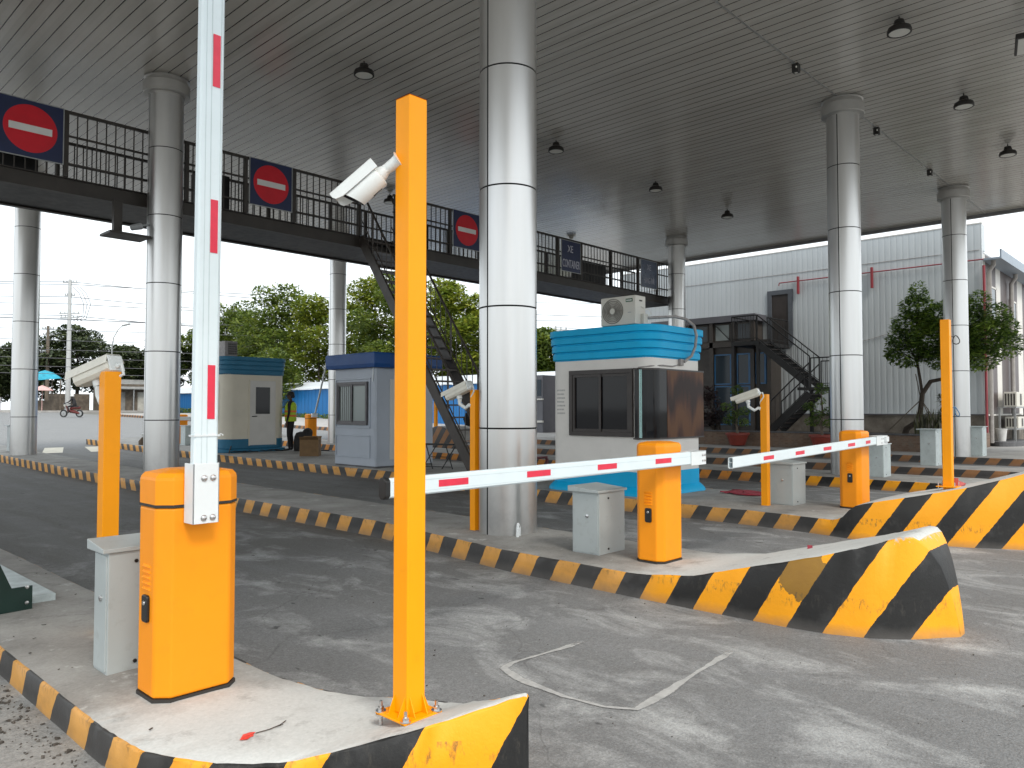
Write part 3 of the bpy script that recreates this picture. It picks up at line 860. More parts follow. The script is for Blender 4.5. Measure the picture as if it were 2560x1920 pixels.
GAP = 0.017
def column_mesh(root, x, y, r=.2965):
    z0 = G(y) - .05
    mb = MB()
    joints = [z0] + [.18 + 1.063 + 1.22 * k for k in range(0, 5)] + [SOF - .33]
    for a, b in zip(joints, joints[1:]):
        lo = a + (GAP / 2 if a != z0 else 0); hi = b - GAP / 2
        for h0 in (0.0, math.pi):
            g = GAP / 2 / r
            mb.lathe((x, y, 0), [(r - .006, lo), (r, lo), (r, hi), (r - .006, hi)], 30, 0, (0, 0, 1), True, h0 + g, h0 + math.pi - g)
    mb.build('shaft', M['column'], root, sharp=50)
    MB().lathe((x, y, 0), [(r - .007, z0), (r - .007, SOF - .2)], 40).build('joint_core', M['joint'], root)
    cp = MB()
    cp.lathe((x, y, 0), [(r - .01, SOF - .345), (r + .012, SOF - .345), (r + .012, SOF - .325), (r + .09, SOF - .315), (r + .098, SOF - .305), (r + .098, SOF - .12), (r + .07, SOF - .10), (r + .06, SOF - .05), (r + .085, SOF - .03), (r + .02, SOF - .02), (r + .02, SOF + .01)], 44)
    cp.build('capital', M['capital'], root, sharp=30)

COLS = [(0, 0, 'bright metal column in the middle, foot beside the second grey cabinet'),
        (0, 8.607, 'dull metal column behind the nearest orange barrier cabinet, walkway beam passing behind it'),
        (0, 17.214, 'metal column standing alone at the far left in front of the open road'),
        (9.432, 0, 'bright metal column behind the third barrier cabinet with the raised white arm'),
        (17.527, 0, 'metal column beside the leafy tree at the right, partly behind the tall orange post'),
        (9.432, 17.214, 'slim far metal column rising above the blue roofed grey booth'),
        (17.527, 8.607, 'metal column at the right end of the dark walkway, its top ring against the soffit')]
c0 = None
for x, y, lab in COLS:
    if c0 is None:
        c0 = thing('canopy_column', lab, 'column', (0, 0, 0), 'round metal canopy columns')
        column_mesh(c0, 0, 0)
    else:
        dup(c0, (x, y, 0), lab)

# pipe bracket at the foot of the middle column
t = MB(); t.tube([(-.20, -.32, .18), (-.20, -.32, .27), (-.17, -.30, .31), (-.13, -.28, .28), (-.13, -.28, .18)], .014, 8)
tag(t.top('bent_conduit', M['white'], (-.17, -.3, .18)), 'short white bent conduit stub sticking up at the foot of the middle column', 'conduit')

# high-bay lamps
def lamp_mesh(root):
    x, y, z = root.location
    MB().tube([(x, y, SOF), (x, y, z + .19)], .012, 8).build('hanger', M['lamp_black'], root)
    b = MB()
    b.lathe((x, y, z), [(.05, .2), (.07, .19), (.085, .12), (.16, .075), (.175, .03), (.175, -.005), (.15, -.01), (.15, .012), (0, .012)], 28)
    b.build('housing', M['lamp_black'], root)
    MB().lathe((x, y, z), [(.148, -.002), (.10, -.007), (0, -.009)], 28).build('diffuser', M['lamp_glass'], root)
LAMPS = [(2.027, 5.375, 'round black ceiling lamp left of the orange pole top'), (7.280, 5.468, 'round black ceiling lamp just right of the middle column, nearest of its row'),
         (11.424, 5.530, 'round black ceiling lamp halfway between the middle column and the third barrier column'), (15.299, 5.510, 'small far round ceiling lamp above the sky blue booth, last of its row'),
         (7.337, 11.560, 'round ceiling lamp seen beside the camera on the tall orange pole'), (6.774, -1.819, 'largest round black ceiling lamp at the upper right with a pale glass disc'),
         (10.689, -1.803, 'round ceiling lamp at the right, second largest of the near row'), (14.523, -1.815, 'round ceiling lamp close to the right edge, third of the near row'),
         (11.496, 11.539, 'far ceiling lamp behind the walkway rail above the first lettered sign'), (15.330, 11.539, 'far ceiling lamp behind the walkway rail left of the faded sign')]
l0 = None
for x, y, lab in LAMPS:
    if l0 is None:
        l0 = thing('ceiling_lamp', lab, 'ceiling lamp', (x, y, 7.2), 'round lamps under the canopy'); lamp_mesh(l0)
    else: dup(l0, (x, y, 7.2), lab)
# square flood lamp at the right edge
fl = thing('flood_lamp', 'square flood lamp with dark frame and pale face cut by the right edge', 'flood lamp', (8.2, -3.25, 7.1))
b = MB(); cx, cy, zz = 8.25, -3.28, 7.06
ax = (Vector((.98, .2, 0)), Vector((-.2, .98, 0)), Vector((0, 0, 1)))
MBF = MB().obox((cx, cy, zz + .03), ax, (.34, .22, .04)); MBF.build('housing', M['lamp_black'], fl, bevel=.01)
MB().obox((cx, cy, zz - .012), ax, (.30, .185, .006)).build('diffuser', M['lamp_glass'], fl)
MB().tube([(cx, cy, zz + .06), (cx, cy, SOF)], .015, 8).build('hanger', M['lamp_black'], fl)
# small spot fittings on the panel seam
s0 = None
for x, lab in ((7.27, 'small black square fitting on the ceiling seam, nearest of the three'), (11.40, 'small black square fitting on the ceiling seam right of the third barrier column'), (15.33, 'farthest small black square fitting on the ceiling seam, before the tree column')):
    if s0 is None:
        s0 = thing('ceiling_fitting', lab, 'ceiling fitting', (x, 0, SOF), 'square fittings along the ceiling seam')
        MB().box(x - .055, x + .055, -.055, .055, SOF - .15, SOF - .002).build('housing', M['lamp_black'], s0, bevel=.006)
        MB().lathe((x, 0, SOF - .15), [(.028, -.003), (0, -.004)], 16).build('lens', M['lamp_glass'], s0)
        f = MB(); f.lathe((x - .058, -.035, SOF - .075), [(.02, 0), (0, .002)], 14, axis=(-1, -.9, -.1)); f.build('lens', M['lamp_glass'], s0)
    else: dup(s0, (x, 0, SOF), lab)

# ------------------------------------------------------------------ barrier gates
def cabinet_parts(root, x0, x1, y0, y1, z0, c=.045, plinth=True, lock_side=-1):
    if plinth: MB().prism(chamf(x0 - .003, x1 + .003, y0 - .003, y1 + .003, c), z0, z0 + .024).build('plinth', M['rubber'], root)
    zt = z0 + .83
    MB().prism(chamf(x0, x1, y0, y1, c), z0 + .025, zt).build('body', M['orange_cab'], root, bevel=.012, seg=3)
    MB().prism(chamf(x0 - .002, x1 + .002, y0 - .002, y1 + .002, c), zt, zt + .012).build('gasket', M['rubber'], root)
    h = MB(); P = chamf(x0 - .001, x1 + .001, y0 - .001, y1 + .001, c); n = len(P); cx, cy = (x0 + x1) / 2, (y0 + y1) / 2
    rings = [(1.0, zt + .012), (1.0, zt + .115), (.985, zt + .128), (.90, zt + .146), (.55, zt + .158)]
    vs = [(cx + (p[0] - cx) * k, cy + (p[1] - cy) * k, z) for k, z in rings for p in P]
    h.add(vs, [(i * n + j, i * n + (j + 1) % n, (i + 1) * n + (j + 1) % n, (i + 1) * n + j) for i in range(len(rings) - 1) for j in range(n)])
    h.f.append([(len(rings) - 1) * n + j for j in range(n)]); h.mi.append(0); h.sm.append(False)
    h.build('hood', M['orange_cab'], root, bevel=.004)
    # louvres and lock on the face turned to the traffic lane (-x)
    xv = x0
    for k in range(5):
        zz = z0 + .485 + k * .024
        v = MB()
        v.add([(xv, (y0 + y1) / 2 - .045, zz), (xv, (y0 + y1) / 2 + .03, zz), (xv - .009, (y0 + y1) / 2 + .025, zz - .007), (xv - .009, (y0 + y1) / 2 - .04, zz - .007),
               (xv, (y0 + y1) / 2 - .045, zz - .012), (xv, (y0 + y1) / 2 + .03, zz - .012)], [(0, 1, 2, 3), (3, 2, 5, 4), (0, 3, 4), (1, 5, 2)])
        v.build('louvre', M['orange_cab'], root)
    lk = MB().prism([(p[0], p[1]) for p in rrect(-.03, .03, -.058, .058, .014, 4)], 0, .014)
    lk.v = [(xv - p[2] + .001, (y0 + y1) / 2 - .012 + p[0], z0 + .395 + p[1]) for p in lk.v]
    o = lk.build('lock_plate', M['black_plastic'], root, bevel=.004)
    MB().lathe((xv - .014, (y0 + y1) / 2 - .012, z0 + .42), [(.011, 0), (.009, .004), (0, .004)], 12, axis=(-1, 0, 0)).build('keyhole', M['chrome'], o)

def boom_tube(mb, p, q, w, h, side, up, wall=.006, hollow=True):
    """rectangular profile arm from p to q: w along side, h along up, open at the far end"""
    p = Vector(p); q = Vector(q); s = Vector(side).normalized(); u = Vector(up).normalized()
    def ring(c, a, b, ch):
        return [c + s * i + u * j for i, j in ((-a + ch, -b), (a - ch, -b), (a, -b + ch), (a, b - ch), (a - ch, b), (-a + ch, b), (-a, b - ch), (-a, -b + ch))]
    a, b = w / 2, h / 2
    ch = min(a, b) * .35
    o1 = ring(p, a, b, ch); o2 = ring(q, a, b, ch)
    i2 = ring(q, a - wall, b - wall, ch * .8); i3 = ring(q + (p - q).normalized() * .5, a - wall, b - wall, ch * .8)
    vs = o1 + o2 + i2 + i3
    fs = []
    for r0, r1 in ((0, 8), (8, 16), (16, 24)):
        for k in range(8): fs.append((r0 + k, r0 + (k + 1) % 8, r1 + (k + 1) % 8, r1 + k))
    fs.append([k for k in range(8)]); fs.append([24 + k for k in range(8)])
    mb.add(vs, fs)

# nearest gate: arm raised
b1 = thing('barrier_gate', 'nearest orange barrier cabinet with its white arm raised upright', 'barrier gate', (-4.15, -1.985, .18), 'orange barrier gates')
cabinet_parts(b1, -4.335, -3.97, -2.115, -1.84, .18, .055)
a1 = MB()
boom_tube(a1, (-4.183, -2.185, 1.15), (-4.172, -2.185, 4.1), .105, .045, (1, 0, 0), (0, 1, 0))
arm = a1.build('boom_arm', M['boom_white'], b1)
for z in (1.39, 2.11, 2.84, 3.57):
    xc = -4.166 + (z - 1.4) * .004
    m = MB(); m.box(xc - .0165, xc + .0165, -2.2105, -2.2085, z, z + .232); m.build('red_marker', M['red_refl'], arm)
gl = MB(); gl.box(-4.181 - .0015, -4.181 + .0015, -2.2095, -2.208, 1.2, 4.05); gl.box(-4.205 - .001, -4.205 + .001, -2.2095, -2.208, 1.2, 4.05); gl.box(-4.140, -4.138, -2.2095, -2.208, 1.2, 4.05)
gl.build('profile_groove', plain('arm_profile_line', (.60, .68, .70), .5), arm)
br = MB(); br.box(-4.238, -4.124, -2.209, -2.203, .944, 1.20); br.box(-4.238, -4.232, -2.209, -2.12, .944, 1.20); br.box(-4.130, -4.124, -2.209, -2.12, .944, 1.20)
br.box(-4.232, -4.13, -2.16, -2.108, .98, 1.12)
bk = br.build('arm_bracket', M['white'], b1, bevel=.002)
for xx, zz in ((-4.192, 1.137), (-4.153, 1.137), (-4.192, .968), (-4.153, .968)):
    k = MB(); k.lathe((xx, -2.209, zz), [(.014, 0), (.014, .003), (.010, .003), (.010, .009), (.005, .012), (0, .012)], 12, axis=(0, -1, 0)); k.build('bolt', M['chrome'], bk)
ti = MB(); ti.box(-4.24, -4.124, -2.212, -2.16, 1.315, 1.322); ti.tube([(-4.132, -2.212, 1.32), (-4.122, -2.215, 1.326), (-4.112, -2.214, 1.318)], .0022, 6); ti.tube([(-4.236, -2.212, 1.332), (-4.246, -2.214, 1.332)], .002, 6)
ti.build('cable_tie', M['white'], arm)

# second gate: arm lowered across the near lane
b2 = thing('barrier_gate', 'orange barrier right of the middle column, its white arm lowered across the near lane', 'barrier gate', (-.205, -1.935, .18), 'orange barrier gates')
cabinet_parts(b2, -.385, -.03, -2.065, -1.80, .18, .05)
a2 = MB(); boom_tube(a2, (.02, -2.165, 1.035), (-3.19, -2.165, 1.016), .05, .103, (0, 1, 0), (0, 0, 1))
arm2 = a2.build('boom_arm', M['boom_white'], b2)
for xx in (-2.85, -2.12, -1.39, -.66):
    m = MB(); z = 1.018 - (xx + 3.2) * -.006; m.box(xx, xx + .225, -2.192, -2.189, z - .019, z + .019); m.build('red_marker', M['red_refl'], arm2)
g2 = MB(); g2.box(-3.17, 0, -2.1913, -2.189, 1.046, 1.049); g2.box(-3.17, 0, -2.1913, -2.189, .988, .990)
g2.build('profile_groove', plain('arm_profile_line_b', (.60, .68, .70), .5), arm2)
ec = MB(); ec.prism([(a, b) for a, b in chamf(-.032, .032, -.058, .058, .018)], 0, .035)
ec.v = [(-3.19 - p[2] + .003, -2.165 + p[0], 1.016 + p[1]) for p in ec.v]
ec.build('end_cap', M['black_plastic'], arm2, bevel=.006)
br = MB(); br.box(-.14, .10, -2.198, -2.192, .975, 1.09); br.box(-.14, .10, -2.198, -2.09, 1.084, 1.09); br.box(.09, .10, -2.198, -2.09, .975, 1.09); br.box(-.12, .02, -2.14, -2.06, 1.0, 1.07)
bk = br.build('arm_bracket', M['white'], b2, bevel=.002)
for xx, zz in ((.035, 1.055), (.07, 1.055), (.035, 1.01), (.07, 1.01)):
    MB().lathe((xx, -2.198, zz), [(.010, 0), (.010, .006), (0, .007)], 10, axis=(0, -1, 0)).build('bolt', M['chrome'], bk)

# third gate
b3 = thing('barrier_gate', 'orange barrier at the right, its white arm reaching left with an open end', 'barrier gate', (4.40, -1.88, .18), 'orange barrier gates')
cabinet_parts(b3, 4.22, 4.60, -2.02, -1.75, .18, .05)
a3 = MB(); boom_tube(a3, (4.66, -2.125, 1.045), (.66, -2.125, .952), .05, .10, (0, 1, 0), (0, 0, 1))
a3.box(.665, 1.1, -2.147, -2.103, .952, .957)
arm3 = a3.build('boom_arm', M['boom_white'], b3)
for xx in (1.27, 2.0, 2.73, 3.46, 4.05):
    m = MB(); z = .952 + (xx + .11 - .66) * .02325; L = .225 if xx < 4 else .16
    m.add([(xx, -2.1505, z - .022), (xx + L, -2.1505, z - .017), (xx + L, -2.1505, z + .021), (xx, -2.1505, z + .016), (xx, -2.149, z - .022), (xx + L, -2.149, z - .017), (xx + L, -2.149, z + .021), (xx, -2.149, z + .016)],
          [(0, 1, 2, 3), (4, 7, 6, 5), (0, 4, 5, 1), (3, 2, 6, 7), (0, 3, 7, 4), (1, 5, 6, 2)]); m.build('red_marker', M['red_refl'], arm3)
br = MB(); br.box(4.42, 4.83, -2.158, -2.151, .98, 1.10); br.box(4.42, 4.83, -2.158, -2.06, 1.094, 1.10); br.box(4.82, 4.83, -2.158, -2.06, .98, 1.10); br.box(4.45, 4.6, -2.10, -2.015, 1.0, 1.08); br.box(4.70, 4.80, -2.185, -2.158, 1.02, 1.085)
bk = br.build('arm_bracket', M['white'], b3, bevel=.002)
for xx, zz in ((4.60, 1.06), (4.66, 1.06), (4.60, 1.01)):
    MB().lathe((xx, -2.158, zz), [(.010, 0), (.010, .006), (0, .007)], 10, axis=(0, -1, 0)).build('bolt', M['chrome'], bk)

# far exit gates
b4 = thing('barrier_gate', 'far orange barrier cabinet behind the cardboard box with a thin grey pole arm tilted up', 'barrier gate', (9.1, 18.35, .285), 'orange barrier gates')
cabinet_parts(b4, 8.93, 9.29, 18.2, 18.5, .285, .05)
a4 = MB(); a4.tube([(9.14, 18.16, 1.2), (9.75, 18.05, 3.9)], .034, 8); a4.build('boom_arm', M['grey_steel'], b4)
br = MB(); br.box(9.02, 9.24, 18.12, 18.2, 1.16, 1.30); br.build('arm_bracket', M['white'], b4, bevel=.004)
b5 = thing('barrier_gate', 'far barrier cabinet half hidden between the second column and the raised white arm', 'barrier gate', (5.0, 19.4, .13 + .16), 'orange barrier gates')
cabinet_parts(b5, 4.92, 5.30, 19.6, 19.9, .29, .05)
br = MB(); br.box(4.7, 5.5, 19.48, 19.56, 1.08, 1.20); br.build('boom_arm', M['white'], b5, bevel=.004)

# grey control boxes
def ctrl_box(root, x0, x1, y0, y1, z0, h, mat, lid=.03, drop=.03):
    MB().box(x0, x1, y0, y1, z0, z0 + h).build('body', mat, root, bevel=.003)
    l = MB()
    l.add([(x0 - lid, y0 - lid * .5, z0 + h + .002), (x1 + lid * .6, y0 - lid * .5, z0 + h + .002), (x1 + lid * .6, y1 + lid, z0 + h + .002), (x0 - lid, y1 + lid, z0 + h + .002),
           (x0 - lid, y0 - lid * .5, z0 + h + .022), (x1 + lid * .6, y0 - lid * .5, z0 + h + .022), (x1 + lid * .6, y1 + lid, z0 + h + .022 + drop), (x0 - lid, y1 + lid, z0 + h + .022 + drop)],
          [(0, 3, 2, 1), (4, 5, 6, 7), (0, 1, 5, 4), (1, 2, 6, 5), (2, 3, 7, 6), (3, 0, 4, 7)])
    l.build('lid', mat, root, bevel=.003)
    # door on the -x face with a thin reveal line, and a lock
    MB().box(x0 - .006, x0 + .001, y0 + .012, y1 - .012, z0 + .02, z0 + h - .015).build('door', mat, root, bevel=.002)
    k = MB(); k.lathe((x0 - .006, y0 + (y1 - y0) * .42, z0 + h * .62), [(.016, 0), (.016, .006), (.010, .008), (0, .009)], 14, axis=(-1, 0, 0)); k.build('lock', M['chrome'], root)
    for zz in (z0 + .05, z0 + h - .05):
        k = MB(); k.lathe((x0 + (x1 - x0) * .35, y0 - .0, zz), [(.009, 0), (.009, .006), (0, .007)], 10, axis=(0, -1, 0)); k.build('hinge_pin', M['black_plastic'], root)
BX = [(-4.345, -3.99, -1.56, -1.385, .18, .575, 'grey_box', 'pale grey metal cabinet with sloped lid tucked behind the nearest orange barrier'),
      (-.405, -.03, -1.46, -1.17, .18, .535, 'grey_box', 'grey metal cabinet between the middle column and the second orange barrier'),
      (4.02, 4.42, -1.25, -.93, .18, .535, 'grey_box', 'grey metal cabinet under the lowered white arm beside the short camera post at the right'),
      (9.22, 9.62, -.72, -.44, .18, .60, 'grey_box_worn', 'chipped pale cabinet just right of the third orange barrier, behind its counterweight'),
      (13.0, 13.45, -.62, -.30, .18, .80, 'grey_box_worn', 'pale peeling cabinet on the kerb left of the tall orange post'),
      (17.86, 18.32, -.5, -.15, .18, .78, 'grey_box_worn', 'pale peeling cabinet right of the tall orange post beside the tree column'),
      (.02, .36, 18.5, 18.85, G(18.6) + .18, .70, 'grey_box', 'small grey cabinet at the left picture edge next to the far left column'),
      (4.75, 5.1, 18.55, 18.9, G(18.6) + .18, .62, 'grey_box_worn', 'small two tone cabinet glimpsed between the second column and the raised arm')]
for x0, x1, y0, y1, z0, h, mt, lab in BX:
    r = thing('control_box', lab, 'control cabinet', ((x0 + x1) / 2, (y0 + y1) / 2, z0), 'grey control cabinets')
    ctrl_box(r, x0, x1, y0, y1, z0, h, M[mt], .03 if h < .7 else .06, .028 if h < .6 else 0.0)

# ------------------------------------------------------------------ camera posts
def post(name, label, x, y, zb, zt, w, grp, plate=True, real=True):
    r = thing(name, label, 'post', (x, y, zb), grp)
    h = w / 2
    MB().box(x - h, x + h, y - h, y + h, zb, zt).build('shaft', M['orange'], r, bevel=.004)
    if plate:
        MB().box(x - w, x + w, y - w, y + w, zb, zb + .008).build('base_plate', M['orange'], r, bevel=.002)
    return r
# tall near post, its plate levelled on studs above the sloping nose
PX, PY, PB = -3.757, -3.055, .252
p1 = thing('camera_post', 'tall square orange foreground post on a bolted base plate, white camera near its top', 'post', (PX, PY, PB), 'orange square posts')
w = .045
sh = MB().box(PX - w, PX + w, PY - w, PY + w, PB + .008, 2.665)
sh.add([(PX - w, PY - w, 2.665), (PX + w, PY - w, 2.665), (PX + w, PY + w, 2.665), (PX - w, PY + w, 2.665), (PX, PY, 2.672)], [(0, 1, 4), (1, 2, 4), (2, 3, 4), (3, 0, 4)])
sh.build('shaft', M['orange'], p1, bevel=.006, seg=3)
pl = MB().box(PX - .092, PX + .092, PY - .092, PY + .092, PB, PB + .009).build('base_plate', M['orange'], p1, bevel=.003)
for dx, dy in ((1, 0), (-1, 0), (0, 1), (0, -1)):
    for off in (-.03, .03):
        g = MB(); t = .002
        ox, oy = (0, off) if dx else (off, 0)
        A = Vector((PX + dx * w + ox, PY + dy * w + oy, PB + .009)); B = A + Vector((dx * .032, dy * .032, 0)); C = A + Vector((0, 0, .07))
        s = Vector((dy * t, dx * t, 0))
        g.add([A + s, B + s, C + s, A - s, B - s, C - s], [(0, 1, 2), (3, 5, 4), (0, 3, 4, 1), (1, 4, 5, 2), (2, 5, 3, 0)])
        g.build('gusset', M['orange'], p1)
for sx, sy in ((1, 1), (-1, 1), (1, -1), (-1, -1)):
    bx, by = PX + sx * .076, PY + sy * .076
    bo = MB(); bo.tube([(bx, by, .17), (bx, by, PB + .048)], .0065, 10)
    bo.lathe((bx, by, PB + .009), [(.021, 0), (.021, .004), (0, .004)], 16); bo.lathe((bx, by, PB + .013), [(.0125, 0), (.0125, .013), (0, .013)], 6, smooth=False)
    bo.lathe((bx, by, PB - .004), [(.02, -.003), (.02, .004), (.0065, .004)], 14)
    bo.build('anchor_bolt', M['chrome'], p1)

post('camera_post', 'short orange post at the left behind the nearest grey cabinet, camera seen from its rear', -4.085, -.78, .18, 1.645, .088, 'orange square posts')
post('camera_post', 'short orange post hugging the middle column, carrying a box camera', -.17, .31, .18, 1.635, .075, 'orange square posts')
post('camera_post', 'short orange post between the red cloth and a grey cabinet, carrying a box camera', 3.83, -.97, .18, 1.63, .088, 'orange square posts')
tp = thing('camera_post', 'tall bare orange post on the right striped nose with two cable loops', 'post', (3.72, -3.12, .56), 'orange square posts')
MB().box(3.675, 3.765, -3.165, -3.075, .56, 2.42).build('shaft', M['orange'], tp, bevel=.004)
MB().box(3.62, 3.82, -3.22, -3.02, .585, .595).build('base_plate', M['orange'], tp, bevel=.002)
for dx, dy in ((-.08, -.08), (.08, -.08), (-.08, .08), (.08, .08)):
    MB().tube([(3.72 + dx, -3.12 + dy, .56), (3.72 + dx, -3.12 + dy, .64)], .006, 8).build('anchor_bolt', M['chrome'], tp)
rt = Vector((.687, -.727, 0))
def loop(cx, cz, rx, rz, tilt, mat, nm):
    c = Vector((3.745, -3.14, cz)) + rt * cx
    pts = []
    for i in range(23):
        a = 2 * math.pi * i / 22
        u, v = rx * math.cos(a), rz * math.sin(a)
        u, v = u * math.cos(tilt) - v * math.sin(tilt), u * math.sin(tilt) + v * math.cos(tilt)
        pts.append(c + rt * u + Vector((0, 0, v)) + Vector((.727, .687, 0)) * .012 * math.sin(2 * a))
    m = MB(); m.tube(pts, .0055, 6)
    m.tube([Vector((3.735, -3.14, cz + rz * .9)), c + rt * (-rx * .6) + Vector((0, 0, rz * .7))], .004, 6)
    m.build(nm, mat, tp)
loop(.085, 2.20, .036, .048, .1, M['lamp_black'], 'cable_loop')
loop(.075, 1.41, .018, .055, .35, M['win_blue'], 'cable_loop')
pw = post('orange_pole', 'thin far orange post standing on the striped exit kerb right of the grey booth', 13.2, 16.35, .36, 1.78, .11, 'orange square posts', plate=False)
pt = MB(); pt.add([(3.8, -3.2, .58), (3.9, -3.22, .56), (3.86, -3.26, .62), (3.8, -3.18, .66)], [(0, 1, 2), (0, 2, 3)]); pt.box(3.79, 3.80, -3.2, -3.15, .56, .68)
tag(pt.top('cloth_scrap', plain('pink_rag', (.5, .12, .12), .8), (3.82, -3.2, .57)), 'pinkish rag at the foot of the tall bare orange post', 'rag')

# ------------------------------------------------------------------ surveillance cameras
def frame_from(d, up=(0, 0, 1)):
    d = Vector(d).normalized(); s = d.cross(Vector(up)).normalized(); u = s.cross(d)
    return d, s, u

def xf(mb_local, c, d, s, u):
    mb_local.v = [tuple(Vector(c) + d * p[0] + s * p[1] + u * p[2]) for p in mb_local.v]
    return mb_local

def bullet_camera(label, c, d, mount):
    """c: rear centre of the body, d: the way it looks, mount: point on the post"""
    r = thing('bullet_camera', label, 'security camera', mount, 'security cameras')
    d, s, u = frame_from(d)
    b = MB()
    n = 26; prof = [(0, .0), (.030, .0), (.042, .004), (.046, .012), (.046, .150), (.046, .172)]
    vs = []
    for k, (rr, h) in enumerate(prof):
        for i in range(n):
            a = 2 * math.pi * i / n
            y, z = rr * math.cos(a), rr * math.sin(a)
            sl = 0
            if k >= len(prof) - 2: sl = (.5 - z / .092) * (-.045 if k == len(prof) - 1 else -.025)    # nose cut back towards the belly
            vs.append((h + sl, y, z * (1.05 if z < 0 else .95)))
    b.add(vs, [(k * n + i, k * n + (i + 1) % n, (k + 1) * n + (i + 1) % n, (k + 1) * n + i) for k in range(len(prof) - 1) for i in range(n)], 0, True)
    xf(b, c, d, s, u).build('body', M['cam_white'], r)
    f = MB(); m = len(prof) - 1
    ring = vs[m * n:]
    f.add([(p[0] - .012, p[1] * .9, p[2] * .9) for p in ring], [list(range(n))]); f.add([(p[0], p[1], p[2]) for p in ring] + [(p[0] - .012, p[1] * .9, p[2] * .9) for p in ring], [(i, (i + 1) % n, n + (i + 1) % n, n + i) for i in range(n)])
    xf(f, c, d, s, u).build('front_window', M['glass'], r)
    # sun shield: thin U shell over the top, running ahead of the nose
    v = MB(); sec = [(-.054, .012), (-.054, .040), (-.048, .056), (-.034, .064), (.034, .064), (.048, .056), (.054, .040), (.054, .012)]
    ins = [(y * .93, z - (.003 if abs(y) < .04 else 0)) for y, z in sec]
    st = [(-.012, 1.0), (.165, 1.0), (.195, .7), (.203, .3)]
    rings = []
    for x, k in st:
        rings.append([(x, y, z if z > .045 else .045 + (z - .045) * k) for y, z in sec] + [(x, y, z if z > .045 else .045 + (z - .045) * k) for y, z in reversed(ins)])
    mm = len(rings[0])
    v.add([p for g in rings for p in g], [(i * mm + j, i * mm + (j + 1) % mm, (i + 1) * mm + (j + 1) % mm, (i + 1) * mm + j) for i in range(len(rings) - 1) for j in range(mm)] + [list(range(mm)), [(len(rings) - 1) * mm + j for j in reversed(range(mm))]], 0)
    xf(v, c, d, s, u).build('sun_shield', M['cam_white'], r, bevel=.0012)
    lb = MB(); lb.box(.04, .075, -.002, .002, -.0500, -.0475); lb.obox((.05, 0, -.0488), ((1, 0, 0), (0, 1, 0), (0, 0, 1)), (.02, .003, .0006)); xf(lb, c, d, s, u).build('marking_slot', M['lamp_black'], r)
    l2 = MB(); l2.obox((.075, .020, -.0445), ((1, 0, 0), (0, .9, .42), (0, -.42, .9)), (.014, .011, .0008)); xf(l2, c, d, s, u).build('rating_label', M['cam_grey'], r)
    # ball joint arm and wall cup
    c = Vector(c); mo = Vector(mount)
    j = MB(); e = c - d * .03
    j.tube([c + d * .002, c - d * .012, e], [.030, .028, .020], 18)
    j.tube([e, e + (mo - e) * .25, mo + (e - mo) * .35, mo + (e - mo) * .12, mo], [.020, .022, .023, .026, .036], 18)
    j.lathe(e, [(0, -.022), (.016, -.017), (.022, 0), (.016, .017), (0, .022)], 16, axis=s)
    j.build('joint_arm', M['cam_white'], r)
bullet_camera('white bullet camera with sun shield on the left side of the tall foreground post', (-3.838, -2.962, 2.366), (-.46, .58, -.62), (-3.797, -3.03, 2.421))

